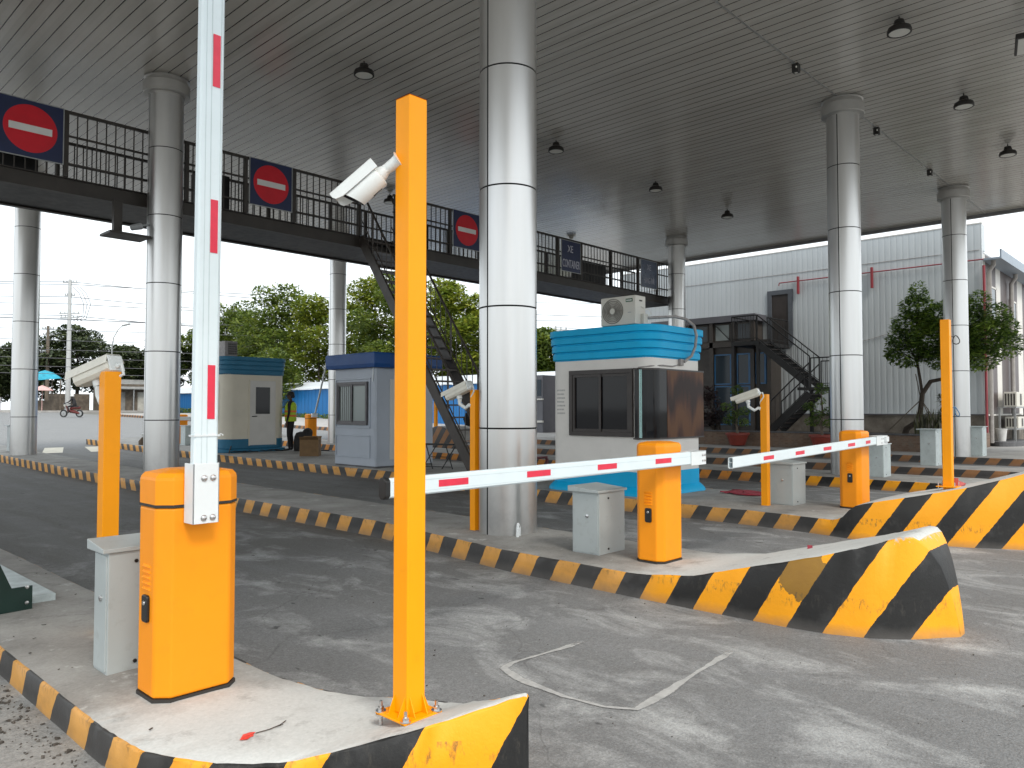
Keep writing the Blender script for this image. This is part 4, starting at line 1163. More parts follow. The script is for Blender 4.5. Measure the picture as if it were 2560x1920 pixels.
def box_camera(label, c, d, postpt, L=.34, k=1.0):
    """housed camera: long box with sloping shield, elbow arm from the post below"""
    r = thing('box_camera', label, 'security camera', postpt, 'security cameras')
    d, s, u = frame_from(d)
    c = Vector(c)
    b = MB(); w, hh = .058 * k, .05 * k
    sec = [(-w, -hh * .55), (-w * .72, -hh), (w * .72, -hh), (w, -hh * .55), (w, hh * .35), (-w, hh * .35)]
    vs = [(x, y, z) for x in (-L / 2, L / 2 - .03) for y, z in sec]
    b.add(vs, [(i, (i + 1) % 6, 6 + (i + 1) % 6, 6 + i) for i in range(6)] + [list(range(6)), list(range(11, 5, -1))])
    xf(b, c, d, s, u).build('housing', M['cam_housing'], r, bevel=.005)
    t = MB(); sec = [(-w * 1.12, hh * .1), (-w * .80, hh * 1.12), (w * .80, hh * 1.12), (w * 1.12, hh * .1), (w * 1.08, hh * .1), (w * .77, hh * 1.05), (-w * .77, hh * 1.05), (-w * 1.08, hh * .1)]
    vs = [(x, y, z) for x in (-L / 2 - .004, L / 2 + .02) for y, z in sec]
    t.add(vs, [(i, (i + 1) % 8, 8 + (i + 1) % 8, 8 + i) for i in range(8)] + [list(range(8)), list(range(15, 7, -1))])
    xf(t, c, d, s, u).build('shield', M['cam_housing'], r, bevel=.002)
    g = MB(); g.box(L / 2 - .032, L / 2 - .026, -w * .8, w * .8, -hh * .8, hh * .3); xf(g, c, d, s, u).build('front_glass', M['glass'], r)
    bp = MB(); bp.box(-L / 2 - .010, -L / 2 - .0, -w * .86, w * .86, -hh * .9, hh * .95); bp.lathe((-L / 2 - .010, 0, -hh * .35), [(.016, 0), (.016, .014), (.008, .018), (0, .018)], 12, axis=(-1, 0, 0)); bp.lathe((-L / 2 - .010, w * .5, hh * .6), [(.007, 0), (.005, .003), (0, .003)], 10, axis=(-1, 0, 0)); bp.lathe((-L / 2 - .010, -w * .5, hh * .6), [(.007, 0), (.005, .003), (0, .003)], 10, axis=(-1, 0, 0))
    xf(bp, c, d, s, u).build('rear_plate', M['cam_white'], r, bevel=.003)
    a = MB(); P = Vector(postpt); e = c - u * (hh + .035)
    a.tube([c - u * hh, e], [.030, .028], 14); 
    a.tube([e, e - Vector((0, 0, .05)), (e + P) / 2 + Vector((0, 0, -.075)), P + (e - P) * .2 + Vector((0, 0, -.03)), P + Vector((0, 0, -.03))], [.024, .02, .02, .02, .026], 12)
    a.build('elbow_arm', M['cam_white'], r)
    q = c - d * (L / 2 + .01) - u * .02
    cb = MB(); cb.tube([q, q - d * .035, q - d * .05 - Vector((0, 0, .06)), P + (q - P) * .3 + Vector((0, 0, .01)), P + Vector((0, 0, .03))], .009, 8); cb.build('cable_gland', M['cam_white'], r)
box_camera('cream box camera on the short left post, seen from behind, pointing up the road', (-4.12, -.65, 1.645), (-.38, .84, -.30), (-4.10, -.735, 1.53), .30, 1.0)
box_camera('pale box camera on the short post beside the middle column, before the dark stairs', (-.24, .50, 1.62), (-.10, .93, -.34), (-.19, .345, 1.50), .34, 1.0)
box_camera('pale box camera on the short right hand post, in front of the potted shrub', (3.73, -.76, 1.60), (-.22, .93, -.34), (3.80, -.925, 1.47), .34, 1.0)

# camera under the walkway beam by the second column
wc = thing('dome_camera', 'small pale camera on a dark bracket under the walkway beam beside the second column', 'security camera', (-.62, 8.66, 5.0), 'security cameras')
MB().box(-.98, -.30, 8.45, 8.95, 4.46, 4.50).build('bracket_plate', M['dark_steel'], wc)
MB().box(-.80, -.66, 8.8, 8.9, 4.50, 5.12).build('hanger', M['dark_steel'], wc)
MB().tube([(-.45, 8.5, 4.66), (-.62, 8.5, 4.60)], [.06, .05], 14).build('body', M['cam_grey'], wc)
MB().tube([(-.30, 8.58, 4.72), (-.45, 8.5, 4.67)], .02, 8).build('arm', M['cam_grey'], wc)

# ------------------------------------------------------------------ elevated walkway
WY0, WY1 = 9.0, 10.55
WX0, WX1 = -14, 18.05
wk = thing('walkway', 'long dark steel footbridge with railings hung under the canopy across all lanes', 'walkway', (2, 9.8, 5.12))
def ibeam(y, zb, zt):
    m = MB(); m.box(WX0, WX1, y - .004, y + .004, zb + .015, zt - .015); m.box(WX0, WX1, y - .06, y + .06, zb, zb + .015); m.box(WX0, WX1, y - .06, y + .06, zt - .015, zt)
    return m
ibeam(9.06, 5.13, 5.40).build('front_beam', M['dark_steel'], wk)
ibeam(10.66, 5.13, 5.40).build('rear_beam', M['dark_steel'], wk)
MB().box(WX0, WX1, 9.13, 10.59, 5.33, 5.345).build('deck', M['dark_steel'], wk)
MB().box(WX0, WX1, 9.13, 10.59, 5.16, 5.19).build('underside_sheet', M['black_steel'], wk)
posts_x = [-13.9, -11.8, -9.7, -7.6, -5.6, -3.6, -1.52, .55, 1.74, 2.84, 4.5, 5.55, 7.28, 8.38, 9.6, 11.55, 12.66, 14.2, 15.72, 16.88, 18.0]
for yy, tag_ in ((9.0, 'front'), (10.7, 'rear')):
    rl = MB()
    gap = (4.53, 5.47) if yy < 9.5 else (99, 99)
    segs = [(WX0, gap[0]), (gap[1], WX1)] if gap[0] < 90 else [(WX0, WX1)]
    for a, b in segs:
        rl.box(a, b, yy - .025, yy + .025, 6.50, 6.55)
        rl.box(a, b, yy - .016, yy + .016, 6.10, 6.132)
        rl.box(a, b, yy - .016, yy + .016, 5.62, 5.652)
        x = a + .1
        while x < b:
            rl.box(x - .009, x + .009, yy - .009, yy + .009, 5.40, 6.50); x += .155
    rl.build('railing', M['dark_steel'], wk)
    for px_ in posts_x:
        if tag_ == 'rear': px_ += .35
        if px_ > WX1 + .1: continue
        MB().box(px_ - .035, px_ + .035, yy - .035, yy + .035, 5.40, 6.52).build('railing_post', M['dark_steel'], wk)
for hx in (-8.2, 1.3, 7.0, 10.6, 14.6):
    MB().box(hx - .05, hx + .05, 10.45, 10.55, 5.35, SOF).build('hanger', M['dark_steel'], wk) if hx not in (1.3, 7.0, 10.6, 14.6) else None
# dark equipment cabinets standing on the deck behind the rail
for xa, xb, zt, lab in ((-2.6, -1.8, 6.35, 'dark cabinet on the walkway behind the leftmost no entry sign'), (1.05, 1.66, 6.22, 'dark cabinet on the walkway just left of the second no entry sign'),
                        (6.3, 7.0, 6.14, 'dark cabinet on the walkway left of the third no entry sign'), (13.35, 14.6, 6.12, 'wide dark cabinet on the walkway between the two lettered signs')):
    tag(MB().box(xa, xb, 9.5, 9.95, 5.345, zt).top('walkway_cabinet', M['black_steel'], ((xa + xb) / 2, 9.7, 5.345), bevel=.01), lab, 'cabinet', 'dark cabinets on the walkway')

def sign_panel(name, label, x0, x1, zb, zt, cat, blue, y=8.955, grp=None):
    r = thing(name, label, cat, ((x0 + x1) / 2, y, zb), grp)
    MB().box(x0 + .012, x1 - .012, y - .004, y + .004, zb + .012, zt - .012).build('panel', blue, r)
    f = MB()
    f.box(x0, x1, y - .010, y + .008, zb, zb + .016); f.box(x0, x1, y - .010, y + .008, zt - .016, zt)
    f.box(x0, x0 + .016, y - .010, y + .008, zb + .016, zt - .016); f.box(x1 - .016, x1, y - .010, y + .008, zb + .016, zt - .016)
    f.build('frame', M['grey_steel'], r)
    return r
for x0, x1, lab in ((-2.56, -1.565, 'blue board with red no entry disc at the left edge, largest of three'), (1.80, 2.77, 'blue board with red no entry disc left of the tall orange post'), (7.34, 8.32, 'blue board with red no entry disc partly behind the middle column')):
    r = sign_panel('no_entry_sign', lab, x0, x1, 5.585, 6.555, 'traffic sign', M['sign_blue'], grp='no entry signs on the walkway rail')
    cx, cz = (x0 + x1) / 2, 6.075
    d = MB().lathe((cx, 8.951, cz), [(.395, 0), (.395, .004), (0, .004)], 56, axis=(0, -1, 0)).build('red_disc', M['sign_red'], r)
    MB().box(cx - .315, cx + .315, 8.940, 8.947, cz - .058, cz + .058).build('white_bar', M['sign_white'], d)
r = sign_panel('lane_sign', 'navy board lettered XE CONTAINER on the walkway rail right of the middle column', 11.66, 12.58, 5.545, 6.49, 'lane sign', M['sign_blue'], grp='lettered lane signs')
text_mesh('lettering', 'XE', .30, M['sign_text'], (12.08, 8.948, 6.23), (1, 0, 0), (0, 0, 1), r, sx=.72)
text_mesh('lettering', 'CONTAINER', .34, M['sign_text'], (12.12, 8.948, 5.78), (1, 0, 0), (0, 0, 1), r, sx=.42)
r = sign_panel('lane_sign', 'faded slate board lettered XE HÀNG RỜI at the right end of the walkway', 15.83, 16.81, 5.56, 6.50, 'lane sign', M['sign_blue_pale'], grp='lettered lane signs')
text_mesh('lettering', 'XE', .28, M['sign_text_pale'], (16.32, 8.948, 6.25), (1, 0, 0), (0, 0, 1), r, sx=.72)
text_mesh('lettering', 'HÀNG RỜI', .30, M['sign_text_pale'], (16.32, 8.948, 5.80), (1, 0, 0), (0, 0, 1), r, sx=.46)

# ------------------------------------------------------------------ steep stair from the walkway
st = thing('walkway_stair', 'steep dark steel stair coming down from the walkway behind the tall orange post', 'stair', (5.0, 5.35, .18))
top_p = Vector((0, 9.0, 5.42)); bot_p = Vector((0, 5.28, .18))
for nm, xx in (('stringer', 4.58), ('stringer', 5.42)):
    d = (bot_p - top_p).normalized(); nrm = Vector((0, -d.z, d.y))
    m = MB(); m.bar((xx, 9.02, 5.34), (xx, 5.26, .17), .055, .22, up=(0, 0, 1)); m.build(nm, M['stair_steel'], st)
N = 21
for i in range(N):
    t = (i + .6) / N
    p = top_p.lerp(bot_p, t)
    m = MB(); m.box(4.61, 5.39, p.y - .11, p.y + .11, p.z - .02, p.z + .01); m.build('tread', M['stair_steel'], st)
for xx in (4.58, 5.42):
    m = MB()
    m.tube([(xx, 9.0, 6.42), (xx, 5.34, 1.22)], .026, 8); m.tube([(xx, 9.0, 5.75), (xx, 5.34, .55)], .014, 6)
    k = 0
    for i in range(22):
        t = (i + .5) / 22; p = top_p.lerp(bot_p, t)
        rr = .022 if i % 5 == 2 else .009
        m.tube([(xx, p.y, p.z + .02), (xx, p.y, p.z + 1.0)], rr, 6)
    m.build('handrail', M['stair_steel'], st)
ft = MB(); ft.box(4.5, 5.5, 5.1, 5.45, .17, .20); ft.build('foot_plate', M['stair_steel'], st)

# ------------------------------------------------------------------ toll booths
def window_on(root, axis, face, a0, a1, z0, z1, mf, mg, split=True, depth=.035, fw=.05, out=-1, sashes=True):
    """window proud of a wall: axis 'x' means the wall lies in x = face, spanning y a0..a1"""
    def B(m, p0, p1, q0, q1, d0, d1):
        lo, hi = sorted((face + out * d0, face + out * d1))
        if axis == 'x': m.box(lo, hi, p0, p1, q0, q1)
        else: m.box(p0, p1, lo, hi, q0, q1)
    f = MB()
    B(f, a0, a1, z0, z0 + fw, -.02, depth); B(f, a0, a1, z1 - fw, z1, -.02, depth)
    B(f, a0, a0 + fw, z0 + fw, z1 - fw, -.02, depth); B(f, a1 - fw, a1, z0 + fw, z1 - fw, -.02, depth)
    w = f.build('window', mf, root, bevel=.003)
    mid = (a0 + a1) / 2
    s = MB()
    t = fw * .62
    for lo, hi, dd in ((a0 + fw, mid + t / 2, depth * .45), (mid - t / 2, a1 - fw, depth * .75)) if split else ((a0 + fw, a1 - fw, depth * .5),):
        B(s, lo, hi, z0 + fw, z0 + fw + t, .004, dd); B(s, lo, hi, z1 - fw - t, z1 - fw, .004, dd)
        B(s, lo, lo + t, z0 + fw + t, z1 - fw - t, .004, dd); B(s, hi - t, hi, z0 + fw + t, z1 - fw - t, .004, dd)
    s.build('sash', mf, w)
    p = MB(); B(p, a0 + fw * .9, a1 - fw * .9, z0 + fw * .9, z1 - fw * .9, -.01, .006); p.build('pane', mg, w)
    return w

def fascia_bands(root, x0, x1, y0, y1, z0, z1, n, r, mat):
    m = MB(); hgt = (z1 - z0) / n
    for i in range(n):
        a = z0 + i * hgt
        o = .035 + .016 * i
        P = rrect(x0 - o, x1 + o, y0 - o, y1 + o, r + o, 8)
        Q = rrect(x0 - o + .03, x1 + o - .03, y0 - o + .03, y1 + o - .03, r + o - .02, 8)
        m.prism(P, a + .018, a + hgt - .002, 0, True)
        m.prism(Q, a - .004, a + .022, 0, True)
    return m.build('fascia', mat, root, bevel=.008, sharp=40)

# sky blue and white booth at the right of the middle column
X0, X1, Y0, Y1, ZB = 3.60, 5.13, .64, 2.53, .18
bb = thing('toll_booth', 'white booth with sky blue banded roof and base behind the lowered arm', 'toll booth', (4.37, 1.6, ZB), 'toll booths')
MB().prism(rrect(X0, X1, Y0, Y1, .24, 10), ZB + .3, 2.19, 0, True).build('wall', M['booth_white'], bb, sharp=40)
fascia_bands(bb, X0, X1, Y0, Y1, 2.185, 2.665, 4, .24, M['booth_cyan'])
MB().prism(rrect(X0 + .05, X1 - .05, Y0 + .05, Y1 - .05, .2, 6), 2.6, 2.64).build('roof', M['booth_cyan'], bb)
m = MB(); P = rrect(X0 - .006, X1 + .006, Y0 - .006, Y1 + .006, .245, 10)
m.prism(P, ZB + .12, .525, 0, True)
rg = [(.006, ZB + .125), (.03, ZB + .11), (.085, ZB + .055), (.10, ZB + .03), (.10, ZB)]
Pn = [rrect(X0 - o, X1 + o, Y0 - o, Y1 + o, .24 + o, 10) for o, z in rg]; n = len(Pn[0])
m.add([(p[0], p[1], z) for q, (o, z) in zip(Pn, rg) for p in q], [(i * n + j, i * n + (j + 1) % n, (i + 1) * n + (j + 1) % n, (i + 1) * n + j) for i in range(len(rg) - 1) for j in range(n)], 0, True)
m.build('base_skirt', M['booth_cyan'], bb, sharp=50)
w = window_on(bb, 'x', X0, .915, 2.09, 1.032, 2.03, M['win_frame'], M['glass'], True, .045, .065)
# curved glazed bay wrapping the near corner, a varnished board behind its right part
def wrap_pts(off, ya, xb, r=.24, n=10):
    pts = [(X0 - off, ya)]
    for i in range(n + 1):
        a = R(180 + 90 * i / n); rr = r + off
        pts.append((X0 + r + rr * math.cos(a), Y0 + r + rr * math.sin(a)))
    pts.append((xb, Y0 - off))
    return pts
def strip(pts, z0, z1, mat, nm, parent, th=.012, smooth=True):
    m = MB(); vs = []
    inner = []
    for i, p in enumerate(pts):
        a = Vector(pts[max(i - 1, 0)]); b = Vector(pts[min(i + 1, len(pts) - 1)])
        d = (b - a).normalized(); inner.append((p[0] - d.y * th, p[1] + d.x * th))
    n = len(pts)
    vs = [(p[0], p[1], z) for z in (z0, z1) for p in pts] + [(p[0], p[1], z) for z in (z0, z1) for p in inner]
    fs = [(i, i + 1, n + i + 1, n + i) for i in range(n - 1)] + [(2 * n + i, 3 * n + i, 3 * n + i + 1, 2 * n + i + 1) for i in range(n - 1)]
    fs += [(i, 2 * n + i, 2 * n + i + 1, i + 1) for i in range(n - 1)] + [(n + i, n + i + 1, 3 * n + i + 1, 3 * n + i) for i in range(n - 1)]
    fs += [(0, n, 3 * n, 2 * n), (n - 1, 3 * n - 1, 4 * n - 1, 2 * n - 1)]
    m.add(vs, fs, 0, smooth)
    return m.build(nm, mat, parent, sharp=40)
bay = strip(wrap_pts(.030, .80, 5.08), 1.0, 1.022, M['win_frame'], 'bay_window', bb, .034)
strip(wrap_pts(.030, .80, 5.08), 2.008, 2.03, M['win_frame'], 'frame', bay, .034)
strip([(X0 - .030, .80), (X0 - .030, .775)], 1.022, 2.008, M['acrylic'], 'edge_trim', bay, .034, False)
strip([(X0 - .031, .826), (X0 - .031, .80)], 1.0, 2.03, M['win_frame'], 'frame', bay, .034, False)
full = wrap_pts(.022, .775, 5.07)
strip(full, 1.02, 2.01, M['glass'], 'pane', bay, .008)
strip([(4.02, Y0 - .027), (5.068, Y0 - .027)], 1.022, 2.008, M['wood'], 'wood_board', bay, .006, False)
wc_ = MB(); wc_.tube([(4.60, .655, 2.14), (4.2, .63, 2.07), (3.92, .622, 2.075), (3.70, .68, 2.06), (3.585, .82, 2.04), (3.588, .885, 1.9), (3.586, .90, 1.6), (3.588, .875, 1.2), (3.588, .86, 1.0)], .010, 8)
wc_.build('cable', M['hose'], bb)
jb = MB(); jb.box(4.36, 4.46, .59, .64, 2.09, 2.19); jb.build('junction_box', M['hose'], bb, bevel=.01)
# stencil-like stain panel left of the window
st_ = MB(); 
for k in range(7):
    st_.box(X0 - .0035, X0 - .001, 2.20 + .02 * (k % 2), 2.36, 1.36 + k * .06, 1.385 + k * .06)
st_.build('wall_stain', plain('glue_residue', (.50, .49, .47), .7, var=.25, scale=30), bb)

ac = thing('air_conditioner', 'cream outdoor air conditioner unit with round fan grille on the sky blue booth roof', 'air conditioner', (3.9, 1.3, 2.68))
MB().box(3.76, 4.03, .985, 1.62, 2.70, 3.13).build('casing', M['ac_white'], ac, bevel=.012)
fg = MB()
fg.lathe((3.758, 1.395, 2.915), [(.190, 0), (.185, -.002), (0, -.004)], 40, axis=(-1, 0, 0)); fan = fg.build('fan_opening', M['ac_dark'], ac)
g = MB()
for rr in (.185, .158, .132, .106, .082, .06): g.lathe((3.757, 1.395, 2.915), [(rr - .007, .000), (rr - .004, .010), (rr + .002, .010), (rr + .005, .000)], 40, axis=(-1, 0, 0))
for a in range(6): g.bar((3.750, 1.395 + .05 * math.cos(a * 1.047), 2.915 + .05 * math.sin(a * 1.047)), (3.750, 1.395 + .19 * math.cos(a * 1.047), 2.915 + .19 * math.sin(a * 1.047)), .004, .004, up=(1, 0, 0))
g.build('grille_rings', plain('grille_ring', (.16, .15, .13), .5), fan)
MB().lathe((3.752, 1.395, 2.915), [(.048, 0), (.044, .012), (0, .016)], 24, axis=(-1, 0, 0)).build('hub', M['ac_white'], fan)
lb = MB(); lb.box(3.756, 3.762, 1.035, 1.155, 3.035, 3.085); l_ = lb.build('green_label', M['ac_label'], ac)
t_ = MB()
for k, (a, b) in enumerate(((1.048, 1.060), (1.063, 1.074), (1.078, 1.092), (1.096, 1.106), (1.111, 1.122), (1.126, 1.143))): t_.box(3.7545, 3.757, a, b, 3.050, 3.070 if k % 2 else 3.066)
t_.build('label_marks', M['sign_white'], l_)
MB().box(3.757, 3.762, 1.06, 1.12, 2.872, 2.884).build('badge', M['cam_grey'], ac)
MB().box(3.80, 3.84, 1.10, 1.5, 2.665, 2.70).build('foot', M['ac_dark'], ac); MB().box(3.95, 3.99, 1.10, 1.5, 2.665, 2.70).build('foot', M['ac_dark'], ac)
vc = MB(); vc.box(3.90, 4.01, .93, .986, 2.70, 2.86); vc.build('valve_cover', M['ac_white'], ac, bevel=.006)
hd = MB(); hd.box(3.86, 3.93, .978, .986, 3.045, 3.065); hd.build('handle_recess', M['ac_dark'], ac)
cd = MB(); cd.tube([(3.9, .98, 2.97), (3.94, .95, 2.94), (3.98, .90, 2.92), (4.02, .88, 2.87), (3.99, .92, 2.82)], .005, 6); cd.build('cord', M['ac_white'], ac)
hs = MB(); hs.tube([(4.0, .95, 2.80), (4.15, .85, 2.815), (4.42, .72, 2.84), (4.55, .60, 2.80), (4.60, .50, 2.70), (4.625, .475, 2.55), (4.63, .50, 2.38), (4.58, .535, 2.24), (4.46, .59, 2.15)], .022, 10)
tag(hs.top('refrigerant_hose', M['hose'], (4.2, .85, 2.8)), 'grey wrapped hose from the roof air conditioner bending down over the sky blue fascia', 'hose')

# cream booth with teal roof, far left
X0b, X1b, Y0b, Y1b = 4.08, 5.92, 14.55, 16.4
zb = G(15) + .18
cbt = thing('toll_booth', 'cream booth with teal banded roof and white door, behind the raised arm at the left', 'toll booth', (5, 15.4, zb), 'toll booths')
MB().prism(rrect(X0b, X1b, Y0b, Y1b, .28, 10), zb + .3, 2.42, 0, True).build('wall', M['booth_cream'], cbt, sharp=40)
fascia_bands(cbt, X0b, X1b, Y0b, Y1b, 2.40, 2.90, 4, .28, M['booth_teal'])
m = MB(); m.prism(rrect(X0b - .01, X1b + .01, Y0b - .01, Y1b + .01, .285, 10), zb + .1, .62, 0, True)
m.prism(rrect(X0b - .09, X1b + .09, Y0b - .09, Y1b + .09, .36, 10), zb, zb + .1, 0, True)
m.build('base_skirt', M['booth_teal'], cbt, bevel=.02, sharp=40)
window_on(cbt, 'x', X0b, 14.95, 16.1, 1.16, 2.2, M['win_frame'], M['glass'], True, .045, .06)
dr = MB(); dr.box(4.80, 5.58, Y0b - .022, Y0b + .01, .44, 2.24); d_ = dr.build('door', M['side_cladding_light'], cbt, bevel=.004)
fr = MB(); fr.box(4.77, 4.797, Y0b - .03, Y0b, .43, 2.27); fr.box(5.583, 5.61, Y0b - .03, Y0b, .43, 2.27); fr.box(4.797, 5.583, Y0b - .03, Y0b, 2.243, 2.27); fr.build('door_frame', M['booth_cream'], cbt)
MB().box(4.97, 5.40, Y0b - .03, Y0b - .021, 1.31, 2.06).build('pane', M['glass'], d_)
hl = MB(); hl.tube([(4.87, Y0b - .02, 1.24), (4.87, Y0b - .06, 1.24), (4.99, Y0b - .065, 1.245)], .013, 8); hl.build('handle', M['lamp_black'], d_)
ac2 = thing('air_conditioner', 'small grey air conditioner seen side on at the left end of the teal booth roof', 'air conditioner', (4.5, 15.4, 2.92))
MB().box(4.33, 4.70, 15.1, 15.9, 2.93, 3.36).build('casing', M['hose'], ac2, bevel=.012)
g = MB(); g.box(4.42, 4.69, 15.094, 15.1, 2.97, 3.32); gg = g.build('coil_face', M['ac_dark'], ac2)
g = MB()
for k in range(6): g.box(4.42, 4.69, 15.088, 15.094, 2.98 + k * .063, 2.988 + k * .063)
for k in range(5): g.box(4.44 + k * .058, 4.446 + k * .058, 15.086, 15.092, 2.97, 3.32)
g.build('guard_wires', M['hose'], gg)
ws = MB(); rnd = random.Random(5)
for k in range(5):
    a = rnd.uniform(4.2, 5.6); pts = [(a + i * .09, 14.40 + rnd.uniform(-.05, .05), zb + .01 + rnd.uniform(0, .05)) for i in range(6)]; ws.tube(pts, .012, 6)
ws.tube([(4.15, 14.42, zb), (4.17, 14.40, zb + .12), (4.20, 14.40, zb + .2)], .016, 6)
tag(ws.top('loose_cable', M['lamp_black'], (4.9, 14.4, zb)), 'tangle of black cable lying along the foot of the teal roofed booth', 'cable')

# grey booth with royal blue roof
X0g, X1g, Y0g, Y1g = 4.05, 5.65, 7.72, 9.24
zg = G(8.5) + .18
gb = thing('toll_booth', 'pale grey panel booth with royal blue roof band left of the tall orange post', 'toll booth', (4.85, 8.5, zg), 'toll booths')
MB().prism(chamf(X0g, X1g, Y0g, Y1g, .03), zg + .04, 2.36).build('wall', M['booth_grey'], gb)
MB().box(X0g + .02, X1g - .02, Y0g + .02, Y1g - .02, zg, zg + .04).build('plinth', M['slab_dark'], gb)
m = MB()
P = [(-.13, 2.32), (-.15, 2.40), (-.155, 2.60), (-.14, 2.64)]
vs = [q for o, z in P for q in ((X0g + o, Y0g + o, z), (X1g - o, Y0g + o, z), (X1g - o, Y1g - o, z), (X0g + o, Y1g - o, z))]
m.add(vs, [(i * 4 + j, i * 4 + (j + 1) % 4, (i + 1) * 4 + (j + 1) % 4, (i + 1) * 4 + j) for i in range(3) for j in range(4)] + [(12, 13, 14, 15), (3, 2, 1, 0)])
m.build('roof_band', M['booth_blue'], gb, bevel=.012)
wg = window_on(gb, 'x', X0g, 7.98, 9.12, 1.10, 2.03, M['win_frame_grey'], M['glass_pale'], True, .05, .055)
fr = MB()
fr.box(X0g - .022, X0g, 7.90, 9.19, 1.03, 1.06); fr.box(X0g - .022, X0g, 7.90, 9.19, 2.08, 2.11); fr.box(X0g - .022, X0g, 7.90, 7.93, 1.06, 2.08); fr.box(X0g - .022, X0g, 9.16, 9.19, 1.06, 2.08); fr.build('trim', M['booth_grey'], gb, bevel=.004)
lp = MB()
lp.box(X0g - .018, X0g, 7.90, 9.18, .40, .42); lp.box(X0g - .018, X0g, 7.90, 9.18, .86, .88); lp.box(X0g - .018, X0g, 7.90, 7.92, .42, .86); lp.box(X0g - .018, X0g, 9.16, 9.18, .42, .86); lp.build('lower_panel', M['booth_grey'], gb, bevel=.003)
gr = MB()
for k in range(6): gr.box(X0g - .012, X0g - .008, 8.62 + k * .075, 8.63 + k * .075, 1.17, 1.97)
gr.build('bars', M['win_frame'], wg)
dr = MB(); dr.box(4.42, 5.3, Y0g - .02, Y0g + .01, .36, 2.08); dr.build('door', M['side_cladding_light'], gb, bevel=.004)
cj = MB(); cj.tube([(X0g - .01, 7.80, 2.34), (X0g - .015, 7.79, 2.2), (X0g - .012, 7.82, 2.02)], .012, 6); cj.build('conduit', M['white'], gb)

# maroon chair back peeping out left of the white booth
ch = thing('plastic_chair', 'maroon plastic chair half hidden at the left corner of the sky blue booth', 'chair', (4.3, 3.5, .18))
MB().prism(rrect(4.1, 4.5, 3.3, 3.7, .06), .58, .62).build('seat', M['maroon'], ch, bevel=.01)
m = MB(); m.add([(4.12, 3.70, .62), (4.48, 3.70, .62), (4.46, 3.80, 1.05), (4.14, 3.80, 1.05), (4.12, 3.72, .62), (4.48, 3.72, .62), (4.46, 3.82, 1.05), (4.14, 3.82, 1.05)], [(0, 1, 2, 3), (4, 7, 6, 5), (0, 4, 5, 1), (1, 5, 6, 2), (2, 6, 7, 3), (3, 7, 4, 0)]); m.build('backrest', M['maroon'], ch, bevel=.008)
for dx in (4.13, 4.47):
    for dy in (3.33, 3.68): MB().box(dx - .02, dx + .02, dy - .02, dy + .02, .18, .58).build('leg', M['maroon'], ch)

# ------------------------------------------------------------------ small things on the islands
sb = thing('steel_stand', 'dark green steel foot on a pale base plate at the left picture edge', 'steel stand', (-4.3, .3, .18))
MB().box(-4.60, -4.06, .20, 1.75, .182, .235).build('base_plate', M['plate_grey'], sb, bevel=.004)
g = MB()
A = [(-4.62, .055, .19), (-4.232, .055, .19), (-4.232, .055, .336), (-4.344, .055, .334), (-4.52, .055, .76), (-4.62, .055, .76)]
g.add([p for p in A] + [(p[0], p[1] + .012, p[2]) for p in A], [(0, 1, 2, 3, 4, 5), (11, 10, 9, 8, 7, 6)] + [(i, 6 + i, 6 + (i + 1) % 6, (i + 1) % 6) for i in range(6)])
fg = g.build('gusset_plate', M['green_steel'], sb)
g = MB(); g.box(-4.62, -4.55, .07, .17, .235, 1.6); g.build('upright', M['green_steel'], sb)
for zz in (.235, .33): MB().lathe((-4.262, .055, zz), [(.012, 0), (.010, .006), (0, .008)], 12, axis=(0, -1, 0)).build('bolt', M['chrome'], fg)

rs = MB(); rs.add([(-4.26, -2.68, .194), (-4.205, -2.655, .200), (-4.185, -2.662, .197), (-4.235, -2.695, .194), (-4.24, -2.668, .206)], [(0, 3, 2, 4), (4, 2, 1), (0, 4, 1)]); rs.box(-4.245, -4.205, -2.682, -2.676, .193, .199)
tag(rs.top('plastic_scrap', M['red_scrap'], (-4.22, -2.67, .192)), 'small red plastic scrap lying on the nearest island in front of the orange barrier', 'litter')
tw = MB(); tw.tube([(-4.19, -2.67, .196), (-4.14, -2.68, .198), (-4.09, -2.675, .199), (-4.05, -2.65, .197)], .002, 5); tw.tube([(-4.11, -2.677, .198), (-4.085, -2.69, .203)], .0016, 5)
tag(tw.top('twig', M['trunk'], (-4.1, -2.67, .192)), 'thin dark twig beside the red scrap on the nearest island', 'twig')
rn = MB(); rn.obox((.05, -3.08, .395), ((1, .4, .2), (-.4, 1, 0), (0, 0, 1)), (.035, .018, .008)); tag(rn.top('plastic_scrap', M['red_cloth'], (.05, -3.08, .39)), 'tiny reddish scrap lying on the pale slope of the second island nose', 'litter')
# dried leaves and grit on the nearest island
lf = MB(); rnd = random.Random(11)
for i in range(34):
    x = rnd.uniform(-4.56, -3.84); y = rnd.uniform(-2.4, 2.0); s = rnd.uniform(.004, .012)
    a = rnd.uniform(0, 6.28); lf.obox((x, y, .194), ((math.cos(a), math.sin(a), .1), (-math.sin(a), math.cos(a), .2), (0, 0, 1)), (s, s * .4, .001))
tag(lf.build('leaf_litter', M['trunk']), 'scattered dry leaf scraps on the nearest island', 'litter', kind='stuff')
